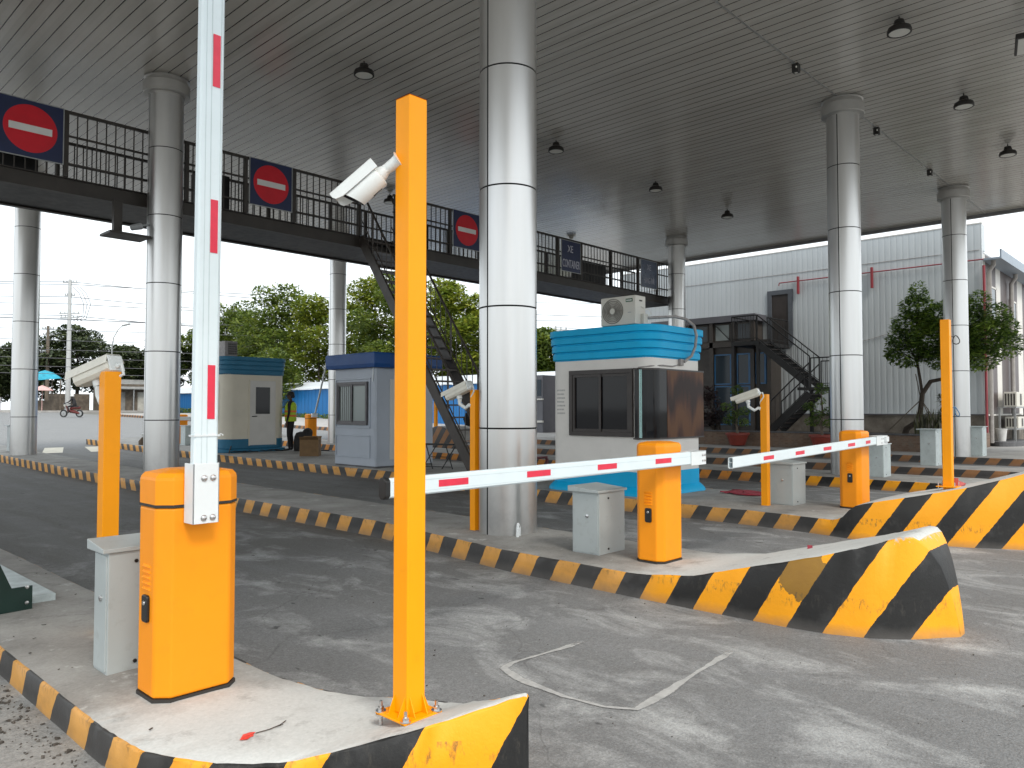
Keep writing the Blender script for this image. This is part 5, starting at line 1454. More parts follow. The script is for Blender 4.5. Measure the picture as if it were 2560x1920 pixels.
# red cloth
cl = MB(); nx, ny = 14, 8
vs = []
rnd = random.Random(2)
for j in range(ny + 1):
    for i in range(nx + 1):
        u, v = i / nx, j / ny
        vs.append((4.70 + .52 * v + .06 * math.sin(u * 7), .14 - .55 * u + .05 * math.sin(v * 9 + u * 4), .192 + .02 * max(0, math.sin(u * 11 + v * 5)) * (1 - abs(2 * v - 1)) + .018 * rnd.random()))
cl.add(vs, [(j * (nx + 1) + i, j * (nx + 1) + i + 1, (j + 1) * (nx + 1) + i + 1, (j + 1) * (nx + 1) + i) for j in range(ny) for i in range(nx)], 0, True)
o = cl.top('cloth', M['red_cloth'], (4.9, -.1, .185)); so = o.modifiers.new('thick', 'SOLIDIFY'); so.thickness = .006
tag(o, 'crumpled dark red cloth lying on the island in front of the sky blue booth', 'cloth')
# carton and folding stool, dark bundle
zc = G(12) + .18
ct = thing('cardboard_box', 'brown cardboard box on the island left of the grey booth', 'cardboard box', (5.22, 12.1, zc))
MB().obox((5.22, 12.1, zc + .22), ((.75, -.66, 0), (.66, .75, 0), (0, 0, 1)), (.24, .22, .22)).build('body', M['carton'], ct, bevel=.006)
for sg in (1, -1):
    f = MB(); c0_ = Vector((5.22, 12.1, zc + .445)) + Vector((.66, .75, 0)) * .2 * sg
    f.obox(c0_ + Vector((.66, .75, 0)) * .06 * sg + Vector((0, 0, .02)), ((.75, -.66, 0), (.66 * .85, .75 * .85, .5 * sg), (-.3 * sg, -.3 * sg, .85)), (.235, .09, .003)); f.build('flap', M['carton'], ct)
sto = thing('folding_stool', 'black folding stool with crossed legs right of the tall orange post', 'stool', (4.95, 6.7, .18))
d1 = Vector((.46, -.89, 0)); d2 = Vector((.89, .46, 0)); c0_ = Vector((4.95, 6.72, .18))
fs = MB()
for sd in (-1, 1): fs.bar(c0_ + d1 * -.36 + d2 * .12 * sd + Vector((0, 0, .52)), c0_ + d1 * .36 + d2 * .12 * sd + Vector((0, 0, .52)), .022, .022)
fs.build('seat_frame', M['black_steel'], sto)
MB().obox(c0_ + Vector((0, 0, .53)), (d1, d2, Vector((0, 0, 1))), (.33, .13, .006)).build('seat', M['bag_black'], sto)
for a, b in ((-.34, -.10), (-.10, -.34), (.10, .34), (.34, .10)):
    l = MB(); l.tube([c0_ + d1 * a + d2 * .11 + Vector((0, 0, .51)), c0_ + d1 * b - d2 * .11 + Vector((0, 0, .01))], .011, 8); l.build('leg', M['black_steel'], sto)
cr_ = MB(); cr_.tube([c0_ + d1 * -.30 - d2 * .1 + Vector((0, 0, .06)), c0_ + d1 * .30 - d2 * .1 + Vector((0, 0, .06))], .009, 6); cr_.tube([c0_ + d1 * -.2 + Vector((0, 0, .26)), c0_ + d1 * .2 + Vector((0, 0, .26))], .008, 6); cr_.build('cross_bar', M['black_steel'], sto)
bl = MB(); bl.lathe((5.1, 5.95, 1.24), [(0, -.17), (.09, -.13), (.12, 0), (.10, .1), (.05, .16), (0, .17)], 12)
bl.v = [(x + .03 * math.sin(z * 40 + y * 30), y + .03 * math.sin(z * 33 + x * 20), z) for x, y, z in bl.v]
tag(bl.top('hanging_bag', M['bag_black'], (5.1, 5.95, 1.1)), 'dark bag hanging on the lower steps of the steep walkway stair', 'bag')

# ------------------------------------------------------------------ warehouse at the right
wh = thing('warehouse', 'large white corrugated warehouse with brown ribbed side wall at the right', 'warehouse', (40, 8, .18))
WXF = 24.0
MB().box(WXF, WXF + .12, .69, 15.5, 1.25, 7.76).build('front_cladding', M['warehouse'], wh)
m = MB(); m.box(WXF - .02, 60, .69 + .01, 15.4, .1, 1.24); m.build('base_wall', M['stone_base'], wh)
MB().box(WXF - .05, WXF + .02, .68, 15.5, 1.24, 1.28).build('drip_flashing', M['annex_grey'], wh)
MB().box(WXF - .015, WXF + .135, .675, 15.52, 7.76, 7.80).build('parapet_cap', M['side_cladding_light'], wh)
MB().box(WXF + .12, WXF + .5, .69, .73, 6.85, 7.76).build('parapet_return', M['warehouse'], wh)
# side wall: alternating light and brown strips, each band its own part
for a, b, mt, nm in ((24.12, 24.45, 'side_cladding_light', 'light_strip'), (24.45, 26.0, 'side_brown', 'brown_panel'), (26.0, 26.75, 'side_cladding_light', 'light_strip'), (26.75, 29.7, 'side_brown', 'brown_panel'),
                     (29.7, 30.7, 'side_cladding_light', 'light_strip'), (30.7, 33.6, 'side_brown', 'brown_panel'), (33.6, 34.6, 'side_cladding_light', 'light_strip'), (34.6, 60, 'side_brown', 'brown_panel')):
    MB().box(a, b, .69, .80, 1.27, 6.75).build(nm, M[mt], wh)
MB().box(24.1, 60, .60, .69, 1.22, 1.275).build('sill_flashing', M['side_cladding_light'], wh)
MB().box(24.15, 60, .80, 15.3, 6.72, 6.9).build('roof', M['grey_steel'], wh)
g = MB(); g.box(24.05, 60, .18, .69, 6.50, 6.56); g.box(24.05, 60, .13, .18, 6.50, 6.82); g.build('gutter', M['gutter'], wh)
for a, b, z0, z1 in ((25.05, 25.92, 4.6, 5.75), (28.2, 29.4, 4.55, 5.6), (31.6, 32.8, 4.5, 5.55), (25.3, 25.98, 1.9, 2.6)):
    if z0 < 2: continue
    f = MB(); f.box(a, b, .65, .70, z0, z0 + .06); f.box(a, b, .65, .70, z1 - .06, z1); f.box(a, a + .06, .65, .70, z0, z1); f.box(b - .06, b, .65, .70, z0, z1)
    w = f.build('window', M['side_cladding_light'], wh)
    MB().box(a + .05, b - .05, .67, .69, z0 + .05, z1 - .05).build('pane', M['glass_blue'], w)
for xx in (24.35, 27.95):
    d = MB(); d.tube([(xx, .42, 6.52), (xx, .42, 6.35), (xx, .56, 6.15), (xx, .58, .3)], .075, 10); d.build('downpipe', M['pipe_grey'], wh)
d = MB(); d.tube([(23.9, .62, 6.3), (23.9, .62, .2)], .045, 8); d.build('red_riser', M['pipe_red'], wh)
d = MB(); d.tube([(23.9, 7.75, 6.51), (23.9, .62, 6.51)], .022, 8); d.tube([(23.9, 7.75, 6.51), (23.9, 7.78, 6.40)], .02, 8); d.build('red_pipe', M['pipe_red'], wh)
for yy, a, b in ((6.98, 5.99, 6.68), (4.21, 5.92, 6.69)):
    MB().box(23.84, 23.93, yy - .04, yy + .04, a, b).build('red_bracket', M['pipe_red'], wh, bevel=.006)
f = MB(); f.box(23.93, 24.0, 7.24, 7.42, 4.0, 6.23); f.box(23.93, 24.0, 8.1, 8.28, 4.0, 6.23); f.box(23.93, 24.0, 7.42, 8.1, 6.05, 6.23); dfm = f.build('door', M['door_frame'], wh)
MB().box(23.965, 23.99, 7.42, 8.1, 4.0, 6.05).build('leaf', M['dark_door'], dfm)
cw = MB(); cw.tube([(23.985, 15.4, 6.86), (23.985, .75, 6.86)], .008, 5); cw.build('wall_cable', M['hose'], wh)
cw = MB(); cw.tube([(23.97, 4.9, 3.92), (23.97, 3.0, 4.35)], .010, 5); cw.build('wall_cable', M['hose'], wh)

# lean-to annex of dark steel and glass under the warehouse front
an = thing('annex', 'dark steel and glass annex built against the white warehouse behind the sky blue booth', 'annex', (23.4, 10.4, .2))
MB().box(22.95, 23.98, 8.35, 13.2, 5.0, 5.27).build('roof_fascia', M['annex_grey'], an, bevel=.01)
MB().box(22.98, 23.1, 7.75, 13.0, 3.98, 4.20).build('floor_beam', M['annex_wall'], an)
MB().box(23.12, 23.97, 7.75, 13.0, .2, 3.98).build('lower_wall', M['annex_wall'], an)
MB().box(23.3, 23.97, 8.5, 13.0, 4.2, 5.0).build('upper_wall', M['annex_wall'], an)
for yy in (7.8, 8.5, 9.32, 10.3, 11.4, 12.6):
    MB().box(22.98, 23.11, yy - .08, yy + .08, .2, 5.0 if yy > 8.2 else 3.98).build('upright', M['annex_wall'], an)
for a, b, z0, z1, fr_, gl_ in ((9.45, 10.2, 4.22, 4.95, 'annex_wall', 'glass_pale'), (8.55, 9.2, 4.22, 4.95, 'annex_wall', 'glass_blue'), (10.45, 11.3, 4.22, 4.95, 'annex_wall', 'glass_blue'),
                             (9.42, 10.2, 2.45, 3.7, 'win_blue', 'glass_blue'), (8.62, 9.2, 2.45, 3.7, 'win_blue', 'glass_blue'), (9.42, 10.2, .8, 2.4, 'win_blue', 'glass_blue'), (8.62, 9.2, .8, 2.4, 'win_blue', 'glass_blue'), (7.95, 8.4, 2.45, 3.7, 'win_blue', 'glass_blue')):
    f = MB(); t = .05
    f.box(23.06, 23.12, a, b, z0, z0 + t); f.box(23.06, 23.12, a, b, z1 - t, z1); f.box(23.06, 23.12, a, a + t * 1.6, z0 + t, z1 - t); f.box(23.06, 23.12, b - t, b, z0 + t, z1 - t)
    w = f.build('window', M[fr_], an)
    MB().box(23.09, 23.118, a + t * .8, b - t * .8, z0 + t * .8, z1 - t * .8).build('pane', M[gl_], w)
br = MB(); br.bar((23.03, 10.1, 4.88), (23.03, 9.5, 4.28), .03, .03); br.build('brace', M['black_steel'], an)

# outside stair of the warehouse
es = thing('outside_stair', 'black steel switchback stair with railings climbing to the upper warehouse door', 'stair', (21.8, 6.4, .6))
def rail_run(m, a, b, h, n, r=.018):
    a = Vector(a); b = Vector(b); up = Vector((0, 0, 1))
    m.tube([a + up * h, b + up * h], r + .006, 6); m.tube([a + up * .12, b + up * .12], r * .75, 6)
    for i in range(n + 1):
        p = a.lerp(b, i / n)
        m.tube([p, p + up * h], r * 1.3 if i in (0, n) else r * .55, 5)
def flight(xa, xb, p, q, n):
    """p, q: (y, z) of the foot and head of a flight between x planes xa and xb"""
    for xx in (xa, xb):
        m = MB(); m.bar((xx, p[0], p[1]), (xx, q[0], q[1]), .05, .24); m.build('stringer', M['black_steel'], es)
        m = MB(); rail_run(m, (xx, p[0], p[1] + .08), (xx, q[0], q[1] + .08), .98, n); m.build('handrail', M['black_steel'], es)
    for i in range(n):
        t = (i + .5) / n; y = p[0] + (q[0] - p[0]) * t; z = p[1] + (q[1] - p[1]) * t
        MB().box(xa, xb, y - .12, y + .12, z + .03, z + .06).build('tread', M['stair_steel'], es)
flight(21.4, 22.3, (5.56, 2.28), (7.52, 3.92), 9)
flight(20.35, 21.25, (6.55, .66), (5.15, 1.98), 8)
MB().box(20.3, 22.35, 4.35, 5.55, 2.10, 2.20).build('mid_landing', M['black_steel'], es)
MB().box(21.35, 23.95, 7.42, 8.56, 3.86, 4.0).build('top_landing', M['black_steel'], es)
m = MB()
rail_run(m, (21.4, 7.55, 4.0), (21.4, 8.54, 4.0), .98, 9); rail_run(m, (21.4, 8.54, 4.0), (22.9, 8.54, 4.0), .98, 9)
m.build('landing_rail', M['black_steel'], es)
m = MB(); rail_run(m, (22.35, 7.45, 4.0), (23.9, 7.42, 4.0), .95, 11)
m.build('landing_rail', M['black_steel'], es)
m = MB(); rail_run(m, (22.3, 5.5, 2.2), (22.3, 4.4, 2.2), 1.0, 7); rail_run(m, (22.3, 4.4, 2.2), (20.35, 4.4, 2.2), 1.0, 10); rail_run(m, (20.35, 4.4, 2.2), (20.35, 5.1, 2.2), 1.0, 5)
m.build('landing_rail', M['black_steel'], es)
for xx, yy, zt in ((21.4, 5.5, 2.1), (22.3, 4.45, 2.1), (20.4, 4.45, 2.1), (21.42, 8.5, 3.86), (21.42, 7.5, 3.86)):
    MB().box(xx - .055, xx + .055, yy - .055, yy + .055, .6, zt).build('post', M['black_steel'], es)

# planter along the wall
pl = thing('planter', 'low stained brick planter running along the front of the warehouse', 'planter', (21.5, 7, .18))
m = MB(); m.box(19.0, 19.2, .55, 14.5, .1, .655); m.box(19.2, 23.95, .55, .75, .1, .655); m.build('brick_wall', M['brick'], pl, bevel=.01)
m = MB(); m.box(19.2, 23.97, .75, 14.5, .2, .60); m.build('soil', M['soil'], pl)
MB().box(18.96, 19.22, .52, 14.5, .655, .70).build('coping', M['slab_dark'], pl, bevel=.008)

# air conditioners on a rack, bucket, step at the right edge
rk = thing('metal_rack', 'grey steel rack holding two air conditioners against the brown warehouse side', 'rack', (26.4, .3, .18))
for xx in (25.2, 27.45, 29.5):
    for yy in (.05, .5): MB().box(xx - .03, xx + .03, yy - .03, yy + .03, .18, 1.53).build('post', M['grey_steel'], rk)
for zz in (.74, 1.49): MB().box(25.15, 29.5, .0, .55, zz, zz + .04).build('shelf', M['grey_steel'], rk)
for z0, x0, x1, z1, lab in ((1.53, 25.75, 27.3, 2.05, 'upper cream air conditioner on the rack at the right picture edge'), (.78, 25.95, 27.2, 1.18, 'lower cream air conditioner on the rack at the right picture edge')):
    r = thing('air_conditioner', lab, 'air conditioner', ((x0 + x1) / 2, .3, z0))
    MB().box(x0, x1, .08, .48, z0, z1).build('casing', M['ac_white'], r, bevel=.015)
    MB().box(x0 + .55, x0 + .8, .072, .082, z0 + .06, z1 - .06).build('side_grille', M['ac_dark'], r)
    m = MB()
    for k in range(4): m.box(x0 - .008, x0 + .002, .13 + k * .085, .18 + k * .085, z0 + .05, z1 - .06)
    m.build('coil', M['ac_dark'], r)
bk = MB(); bk.lathe((25.0, .42, .35), [(0, 0), (.13, 0), (.175, .40), (.185, .40), (.185, .425), (.165, .42), (.125, .02), (0, .02)], 24)
tag(bk.top('bucket', M['bucket'], (25.0, .42, .35)), 'white plastic bucket standing on the dark step at the right', 'bucket')
sl = MB(); sl.prism([(24.3 + 1.6 * (1 - math.cos(a)) if False else 25.9 + 1.6 * math.cos(a), .35 + .55 * math.sin(a)) for a in [2 * math.pi * k / 36 for k in range(36)]], .17, .35)
tag(sl.top('round_step', M['slab_dark'], (25.9, .35, .18), bevel=.02), 'dark rounded concrete step below the bucket at the right', 'step')

# ------------------------------------------------------------------ vegetation
def leaf_cloud(mb, rnd, centres, n, size, flat=.35, mi=0, droop=0.0, out=None, aspect=2.1):
    """n leaves spread through clumps [(centre, (rx, ry, rz))]; each leaf a folded blade of 2 faces"""
    wts = [a[1][0] * a[1][1] * a[1][2] for a in centres]
    for _ in range(n):
        c, rr = rnd.choices(centres, wts)[0]
        while True:
            p = Vector((rnd.uniform(-1, 1), rnd.uniform(-1, 1), rnd.uniform(-1, 1)))
            if .15 < p.length <= 1: break
        if p.length < .6 and rnd.random() < .6: p = p.normalized() * rnd.uniform(.6, 1.05)
        pt = Vector(c) + Vector((p.x * rr[0], p.y * rr[1], p.z * rr[2]))
        d = Vector((rnd.gauss(0, 1), rnd.gauss(0, 1), rnd.gauss(0, flat) - droop)) + p * .6
        d.normalize()
        s = d.cross(Vector((rnd.gauss(0, .4), rnd.gauss(0, .4), 1))).normalized(); u = s.cross(d)
        L = size * rnd.uniform(.6, 1.3); w = L / aspect
        a, b = pt - d * L * .5, pt + d * L * .5
        m1, m2 = pt + s * w * .5 + u * w * .18, pt - s * w * .5 + u * w * .18
        mb.add([a, m1, b, m2], [(0, 1, 2), (0, 2, 3)], mi)

def tree(name, label, base, h, rad, n, size, leafmat, seed, shape='round', grp=None, trunk_r=.16, trunkmat='trunk_far', lean=(0, 0)):
    rnd = random.Random(seed)
    x, y, z = base
    r = thing(name, label, 'tree', base, grp)
    t = MB(); hb = h * .30
    tip = Vector((x + lean[0], y + lean[1], z + h * .86))
    mid = Vector((x + lean[0] * .3 + rnd.uniform(-.2, .2), y + lean[1] * .3 + rnd.uniform(-.2, .2), z + h * .42))
    t.tube([(x, y, z - .2), (x + rnd.uniform(-.08, .08), y, z + hb * .6), mid, mid.lerp(tip, .55) + Vector((rnd.uniform(-.2, .2), 0, 0)), tip], [trunk_r * 1.25, trunk_r, trunk_r * .75, trunk_r * .45, trunk_r * .15], 8)
    clumps = []
    k = 15 if shape != 'tall' else 19
    for i in range(k):
        f = (i + .5) / k
        hz = z + h * (.30 + .64 * f) + rnd.uniform(-.3, .3)
        if shape == 'tall': rr = rad * (1 - abs(f - .38) ** 1.25 * 1.25) * rnd.uniform(.35, 1.0)
        else: rr = rad * math.sqrt(max(.08, 1 - (2 * f - .9) ** 2)) * rnd.uniform(.25, 1.0)
        a = i * 2.4 + rnd.uniform(-.5, .5)
        c = Vector((x + lean[0] * f + rr * math.cos(a), y + lean[1] * f + rr * math.sin(a), hz))
        q = rad * rnd.uniform(.36, .56)
        clumps.append((c, (q, q, q * rnd.uniform(.55, .85))))
        st_ = mid.lerp(tip, max(0, min(1, f * .9 - .1)))
        t.tube([st_, st_.lerp(c, .55) + Vector((0, 0, .12 * rad * .3)), c], [trunk_r * .32, trunk_r * .2, trunk_r * .07], 5)
    clumps.append((tip + Vector((0, 0, h * .04)), (rad * .26, rad * .26, h * .10)))
    t.build('trunk', M[trunkmat], r)
    lv = MB(); leaf_cloud(lv, rnd, clumps, n, size)
    lv.build('crown', M[leafmat], r)
    return r

FX = 31.0
BT = [(68.5, 11.9, 3.0, 'leaf_mid', 'tall', 'yellowish tree far left of the fence row, next to the raised white arm', 1), (63.5, 9.4, 2.6, 'leaf_bright', 'round', 'lower bright tree above the teal booth roof in the row behind the blue fence', 2),
      (58.6, 13.0, 3.1, 'leaf_mid', 'tall', 'pointed mid green tree rising between the two small booths behind the blue fence', 3), (52.6, 11.1, 2.9, 'leaf_bright', 'round', 'bright yellow green tree just left of the slim far column', 4),
      (45.8, 12.0, 3.3, 'leaf_bright', 'round', 'broad light green tree just right of the slim far column above the blue roof', 5), (40.8, 11.4, 2.8, 'leaf_mid', 'round', 'mid green tree seen on both sides of the tall orange post', 6),
      (36.0, 10.6, 2.6, 'leaf_bright', 'round', 'sparse bright tree behind the steep stair handrail', 7), (32.4, 9.2, 2.3, 'leaf_bright', 'round', 'light green tree touching the left edge of the middle column', 8), (26.4, 6.3, 1.9, 'leaf_mid', 'tall', 'slender green tree glimpsed between the middle column and the sky blue booth', 9)]
for yy, top, rad, mt, shp, lab, sd in BT:
    zb_ = G(yy); tree('leafy_tree', lab, (FX + (sd % 3) * .8 - .6, yy, zb_), top - zb_ + .2, rad * 1.12, 9500, .40, mt, sd, shp, 'trees behind the blue fence', .14)
tree('leafy_tree', 'low dark green tree overhanging the blue fence just left of the far orange barrier', (25.8, 50.5, G(50)), 5.4, 2.3, 5000, .32, 'leaf_mid', 31, 'round', 'trees behind the blue fence', .10)
LT = [(13.2, 86, 6.9, 3.4, 'dark bushy tree at the left picture edge'), (17.0, 84, 8.0, 3.0, 'dark tree right of the far left column behind the utility poles'), (21.6, 84, 9.9, 3.4, 'tallest dark rounded tree right of the concrete utility pole'),
      (25.6, 83, 8.3, 3.0, 'dark tree behind the left camera post and street lamp'), (29.4, 81, 9.2, 2.8, 'dark tree just left of the second column'), (33.4, 80, 10.4, 2.7, 'dark green tree between the second column and the raised arm'), (36.5, 76, 12.0, 2.8, 'tall green tree left edge half hidden by the raised white arm')]
for i, (xx, yy, top, rad, lab) in enumerate(LT):
    tree('roadside_tree', lab, (xx, yy, G(yy)), top - G(yy) + .2, rad * 1.1, 7500, .50, 'leaf_dark' if i < 5 else 'leaf_mid', 40 + i, 'round', 'dark trees across the main road', .2, 'trunk')

# leaning tree in the planter
tr = thing('leafy_tree', 'leafy fresh green tree leaning in the planter behind the right hand column and post', 'tree', (21.5, 2.5, .6))
rnd = random.Random(77)
t = MB()
t.tube([(21.5, 2.50, .5), (21.5, 2.42, .80), (21.5, 2.12, 1.02), (21.5, 2.00, 1.35), (21.5, 1.93, 1.95), (21.5, 1.68, 2.34), (21.45, 1.35, 2.40), (21.4, .85, 2.62), (21.3, .4, 3.1)], [.11, .10, .085, .08, .075, .068, .058, .045, .03], 10)
t.tube([(21.5, 1.93, 1.9), (21.55, 2.0, 2.4), (21.6, 2.1, 3.0), (21.6, 2.1, 4.4)], [.05, .045, .04, .02], 8)
cl = []
for c, q in (((21.4, 2.35, 3.30), (.75, .55, .42)), ((21.5, 2.55, 3.75), (.7, .35, .30)), ((21.6, 2.15, 4.2), (.8, .6, .40)), ((21.5, 2.05, 4.75), (.7, .42, .36)), ((21.5, 2.0, 5.2), (.45, .26, .34)), ((21.4, 1.6, 3.7), (.9, .6, .55)), ((21.5, 1.35, 4.3), (.8, .5, .5)), ((21.5, 1.2, 3.1), (.8, .55, .38)),
             ((21.3, .75, 3.4), (.9, .55, .5)), ((21.4, .55, 4.05), (.8, .55, .48)), ((21.5, .75, 4.6), (.6, .42, .32)), ((21.3, .05, 3.7), (.8, .5, .48)), ((21.4, -.15, 4.3), (.6, .40, .34)), ((21.3, -.45, 3.4), (.6, .40, .38)), ((21.3, .25, 3.0), (.7, .5, .32)), ((21.4, -.45, 3.9), (.5, .3, .3)), ((21.4, 2.75, 3.3), (.45, .22, .2)), ((21.4, .25, 4.85), (.4, .28, .24))):
    q = tuple(v * 1.22 for v in q); cl.append((Vector(c), q))
    s_ = Vector((21.55, 2.05, 3.0)) if c[1] > 1.5 else Vector((21.4, .85, 2.62))
    t.tube([s_, s_.lerp(Vector(c), .6) + Vector((0, 0, .1)), Vector(c)], [.028, .018, .008], 5)
t.build('trunk', M['trunk'], tr)
lv = MB(); leaf_cloud(lv, rnd, cl, 16000, .165, aspect=2.6); lv.build('crown', M['leaf_tree'], tr)
sp = MB(); sp.tube([(21.3, 3.05, .6), (21.5, 1.98, 1.75)], .018, 6); sp.tube([(21.6, 1.5, .6), (21.55, 2.0, 1.8), (21.6, 2.15, 2.6)], .016, 6); sp.tube([(21.2, 1.2, .6), (21.5, 1.98, 1.78)], .014, 6)
sp.build('support_stick', M['trunk_far'], tr)

def potted(label, x, y, seed):
    r = thing('potted_tree', label, 'potted plant', (x, y, .22), 'potted trees by the planter')
    rnd = random.Random(seed)
    p = MB(); p.lathe((x, y, .20), [(0, 0), (.20, 0), (.24, .02), (.36, .36), (.40, .37), (.40, .44), (.37, .44), (.33, .38), (0, .38)], 28); p.build('pot', M['pot_red'], r)
    t = MB(); t.tube([(x, y, .55), (x, y + .03, .95), (x, y - .02, 1.35), (x, y + .02, 1.95)], [.05, .042, .035, .015], 8)
    cl = []
    for c, q in (((x, y, 2.08), (.26, .22, .2)), ((x, y + .38, 1.52), (.24, .24, .15)), ((x, y - .25, 1.38), (.24, .24, .16)), ((x, y + .30, 1.05), (.26, .26, .16)), ((x, y - .22, 1.0), (.24, .22, .15)), ((x - .2, y + .05, 1.25), (.2, .22, .16)), ((x, y + .05, 1.7), (.2, .18, .13))):
        cl.append((Vector(c), q)); t.tube([(x, y, c[2] - .18), Vector(c)], [.018, .006], 5)
    t.build('trunk', M['trunk_far'], r)
    lv = MB(); leaf_cloud(lv, rnd, cl, 1500, .085); lv.build('foliage', M['leaf_tree'], r)
potted('potted tree in a red bowl pot left of the short right hand camera post', 18.6, 6.93, 5)
potted('potted tree in a red bowl pot partly behind the third barrier column', 18.6, 4.05, 6)

sb_ = thing('purple_shrub', 'dark purple leaved shrub in the planter right of the sky blue booth', 'shrub', (20.0, 8.5, .6))
rnd = random.Random(9); t = MB(); cl = []
for i in range(12):
    c = Vector((20 + rnd.uniform(-.4, .4), 8.55 + rnd.uniform(-.5, .6), rnd.uniform(1.0, 2.15))); cl.append((c, (.3, .28, .26))); t.tube([(20 + rnd.uniform(-.1, .1), 8.5 + rnd.uniform(-.2, .2), .6), c], [.02, .008], 5)
t.build('stems', M['trunk'], sb_); lv = MB(); leaf_cloud(lv, rnd, cl, 1700, .15, aspect=3); lv.build('foliage', M['leaf_red'], sb_)
# upright blades
sn = thing('snake_plant', 'clump of upright olive blades in the planter at the foot of the leaning tree', 'plant', (20.5, 1.5, .6))
rnd = random.Random(4); m = MB()
for i in range(60):
    x, y = 20.5 + rnd.gauss(0, .14), 1.52 + rnd.uniform(-.36, .36); h = rnd.uniform(.45, .95); a = rnd.uniform(0, 3.14); lx, ly = rnd.gauss(0, .10), rnd.gauss(0, .10)
    w = .028; s = Vector((math.cos(a) * w, math.sin(a) * w, 0)); b0 = Vector((x, y, .58)); b1 = b0 + Vector((lx * .4, ly * .4, h * .55)); b2 = b0 + Vector((lx, ly, h))
    m.add([b0 - s * .7, b0 + s * .7, b1 + s, b1 - s, b2], [(0, 1, 2, 3), (3, 2, 4)])
m.build('blades', M['leaf_blade'], sn)
dp = thing('dark_shrub', 'small dark spiky plant in the planter left of the tree column', 'plant', (20.4, 1.02, .6))
rnd = random.Random(14); m = MB(); st2 = MB(); st2.tube([(20.4, 1.02, .55), (20.4, 1.02, 1.75)], .018, 6); st2.build('stem', M['trunk'], dp)
leaf_cloud(m, rnd, [(Vector((20.4, 1.02, 1.75)), (.2, .2, .22)), (Vector((20.4, 1.05, 1.25)), (.18, .18, .3))], 260, .2, aspect=5); m.build('foliage', M['leaf_dark'], dp)
# low hedge in front of the blue fence
hg = MB(); rnd = random.Random(21); leaf_cloud(hg, rnd, [(Vector((25.9, 36 + i * 1.6, G(36 + i * 1.6) + .25)), (.45, 1.1, .28)) for i in range(26)], 5200, .22)
tag(hg.top('hedge', M['leaf_mid'], (25.9, 55, G(55))), 'low green hedge along the foot of the blue fence', 'hedge')

# ------------------------------------------------------------------ blue fence with pale roof behind, wires, poles
fn = thing('blue_fence', 'long bright blue corrugated fence with a pale tin roof edge behind the booths', 'fence', (26.5, 45, G(45)))
m = MB(); ys = [18.0 + 2.9 * i for i in range(21)]
for a, b in zip(ys, ys[1:]):
    m.add([(26.5, a, G(a) - .1), (26.5, b, G(b) - .1), (26.5, b, 2.98), (26.5, a, 2.98), (26.56, a, G(a) - .1), (26.56, b, G(b) - .1), (26.56, b, 2.98), (26.56, a, 2.98)], [(0, 1, 2, 3), (4, 7, 6, 5), (3, 2, 6, 7), (0, 3, 7, 4), (1, 5, 6, 2)])
m.build('sheeting', M['fence_blue'], fn)
m = MB(); m.add([(26.3, 18, 2.99), (26.3, 76, 2.99), (28.6, 76, 3.62), (28.6, 18, 3.62), (26.3, 18, 3.05), (26.3, 76, 3.05), (28.6, 76, 3.68), (28.6, 18, 3.68)], [(0, 3, 2, 1), (4, 5, 6, 7), (0, 1, 5, 4), (1, 2, 6, 5), (2, 3, 7, 6), (3, 0, 4, 7)]); m.build('roof_edge', M['roof_white'], fn)
ks = thing('dark_kiosk', 'narrow dark kiosk with a pale shelf glimpsed left of the sky blue booth', 'kiosk', (22.8, 19.4, G(19)))
MB().box(22.4, 23.4, 19.05, 20.2, G(19), 3.12).build('body', M['annex_grey'], ks, bevel=.02)
m = MB(); m.box(22.3, 22.41, 19.0, 20.25, 1.9, 1.97); m.box(22.3, 22.41, 19.0, 20.25, .8, .9); m.build('shelf', M['side_cladding_light'], ks)
MB().box(22.38, 22.405, 19.15, 20.1, 2.1, 2.9).build('pane', M['glass_blue'], ks)

def upole(name, label, x, y, h, r0, arms, mat):
    z = G(y) + (.13 if y > 74.5 else 0)
    r = thing(name, label, 'utility pole', (x, y, z), 'utility poles')
    MB().tube([(x, y, z - .3), (x, y, z + h)], [r0, r0 * .62], 10).build('pole', mat, r)
    d = Vector((.687, -.727, 0))
    for zz, L in arms:
        m = MB(); m.bar(Vector((x, y, z + zz)) - d * L, Vector((x, y, z + zz)) + d * L, .09, .09)
        for k in (-.9, -.45, .45, .9): m.tube([Vector((x, y, z + zz)) + d * L * k, Vector((x, y, z + zz + .22)) + d * L * k], .05, 6)
        m.build('cross_arm', M['grey_steel'], r)
    return z
zA = upole('utility_pole', 'tall pale concrete utility pole with cross arms before the dark trees', 19.0, 78.2, 13.0, .26, ((12.7, .7), (11.4, .5), (9.6, 1.0), (9.2, .9)), M['concrete_pole'])
zB = upole('utility_pole', 'shorter grey utility pole left of the tall concrete one', 18.2, 82.0, 8.6, .22, ((8.3, .6), (7.7, .5)), M['trunk_far'])
zC = upole('utility_pole', 'distant pale utility pole seen above the trees left of the roof air conditioner', 40.2, 33.2, 7.6, .16, ((7.3, .9),), M['concrete_pole'])
lp_ = thing('street_lamp', 'slim grey street lamp with a bent arm above the left camera', 'street lamp', (19.9, 69.3, G(69.3)))
MB().tube([(19.9, 69.3, G(69)), (19.92, 69.2, 7.2), (20.0, 69.1, 8.0), (20.25, 68.8, 8.7), (20.5, 68.5, 9.05)], [.10, .055, .045, .04, .035], 8).build('pole', M['grey_steel'], lp_)
MB().obox((20.75, 68.2, 9.2), ((.66, -.72, .25), (.73, .68, 0), (-.17, .18, .97)), (.38, .13, .06)).build('lamp_head', M['grey_steel'], lp_, bevel=.02)

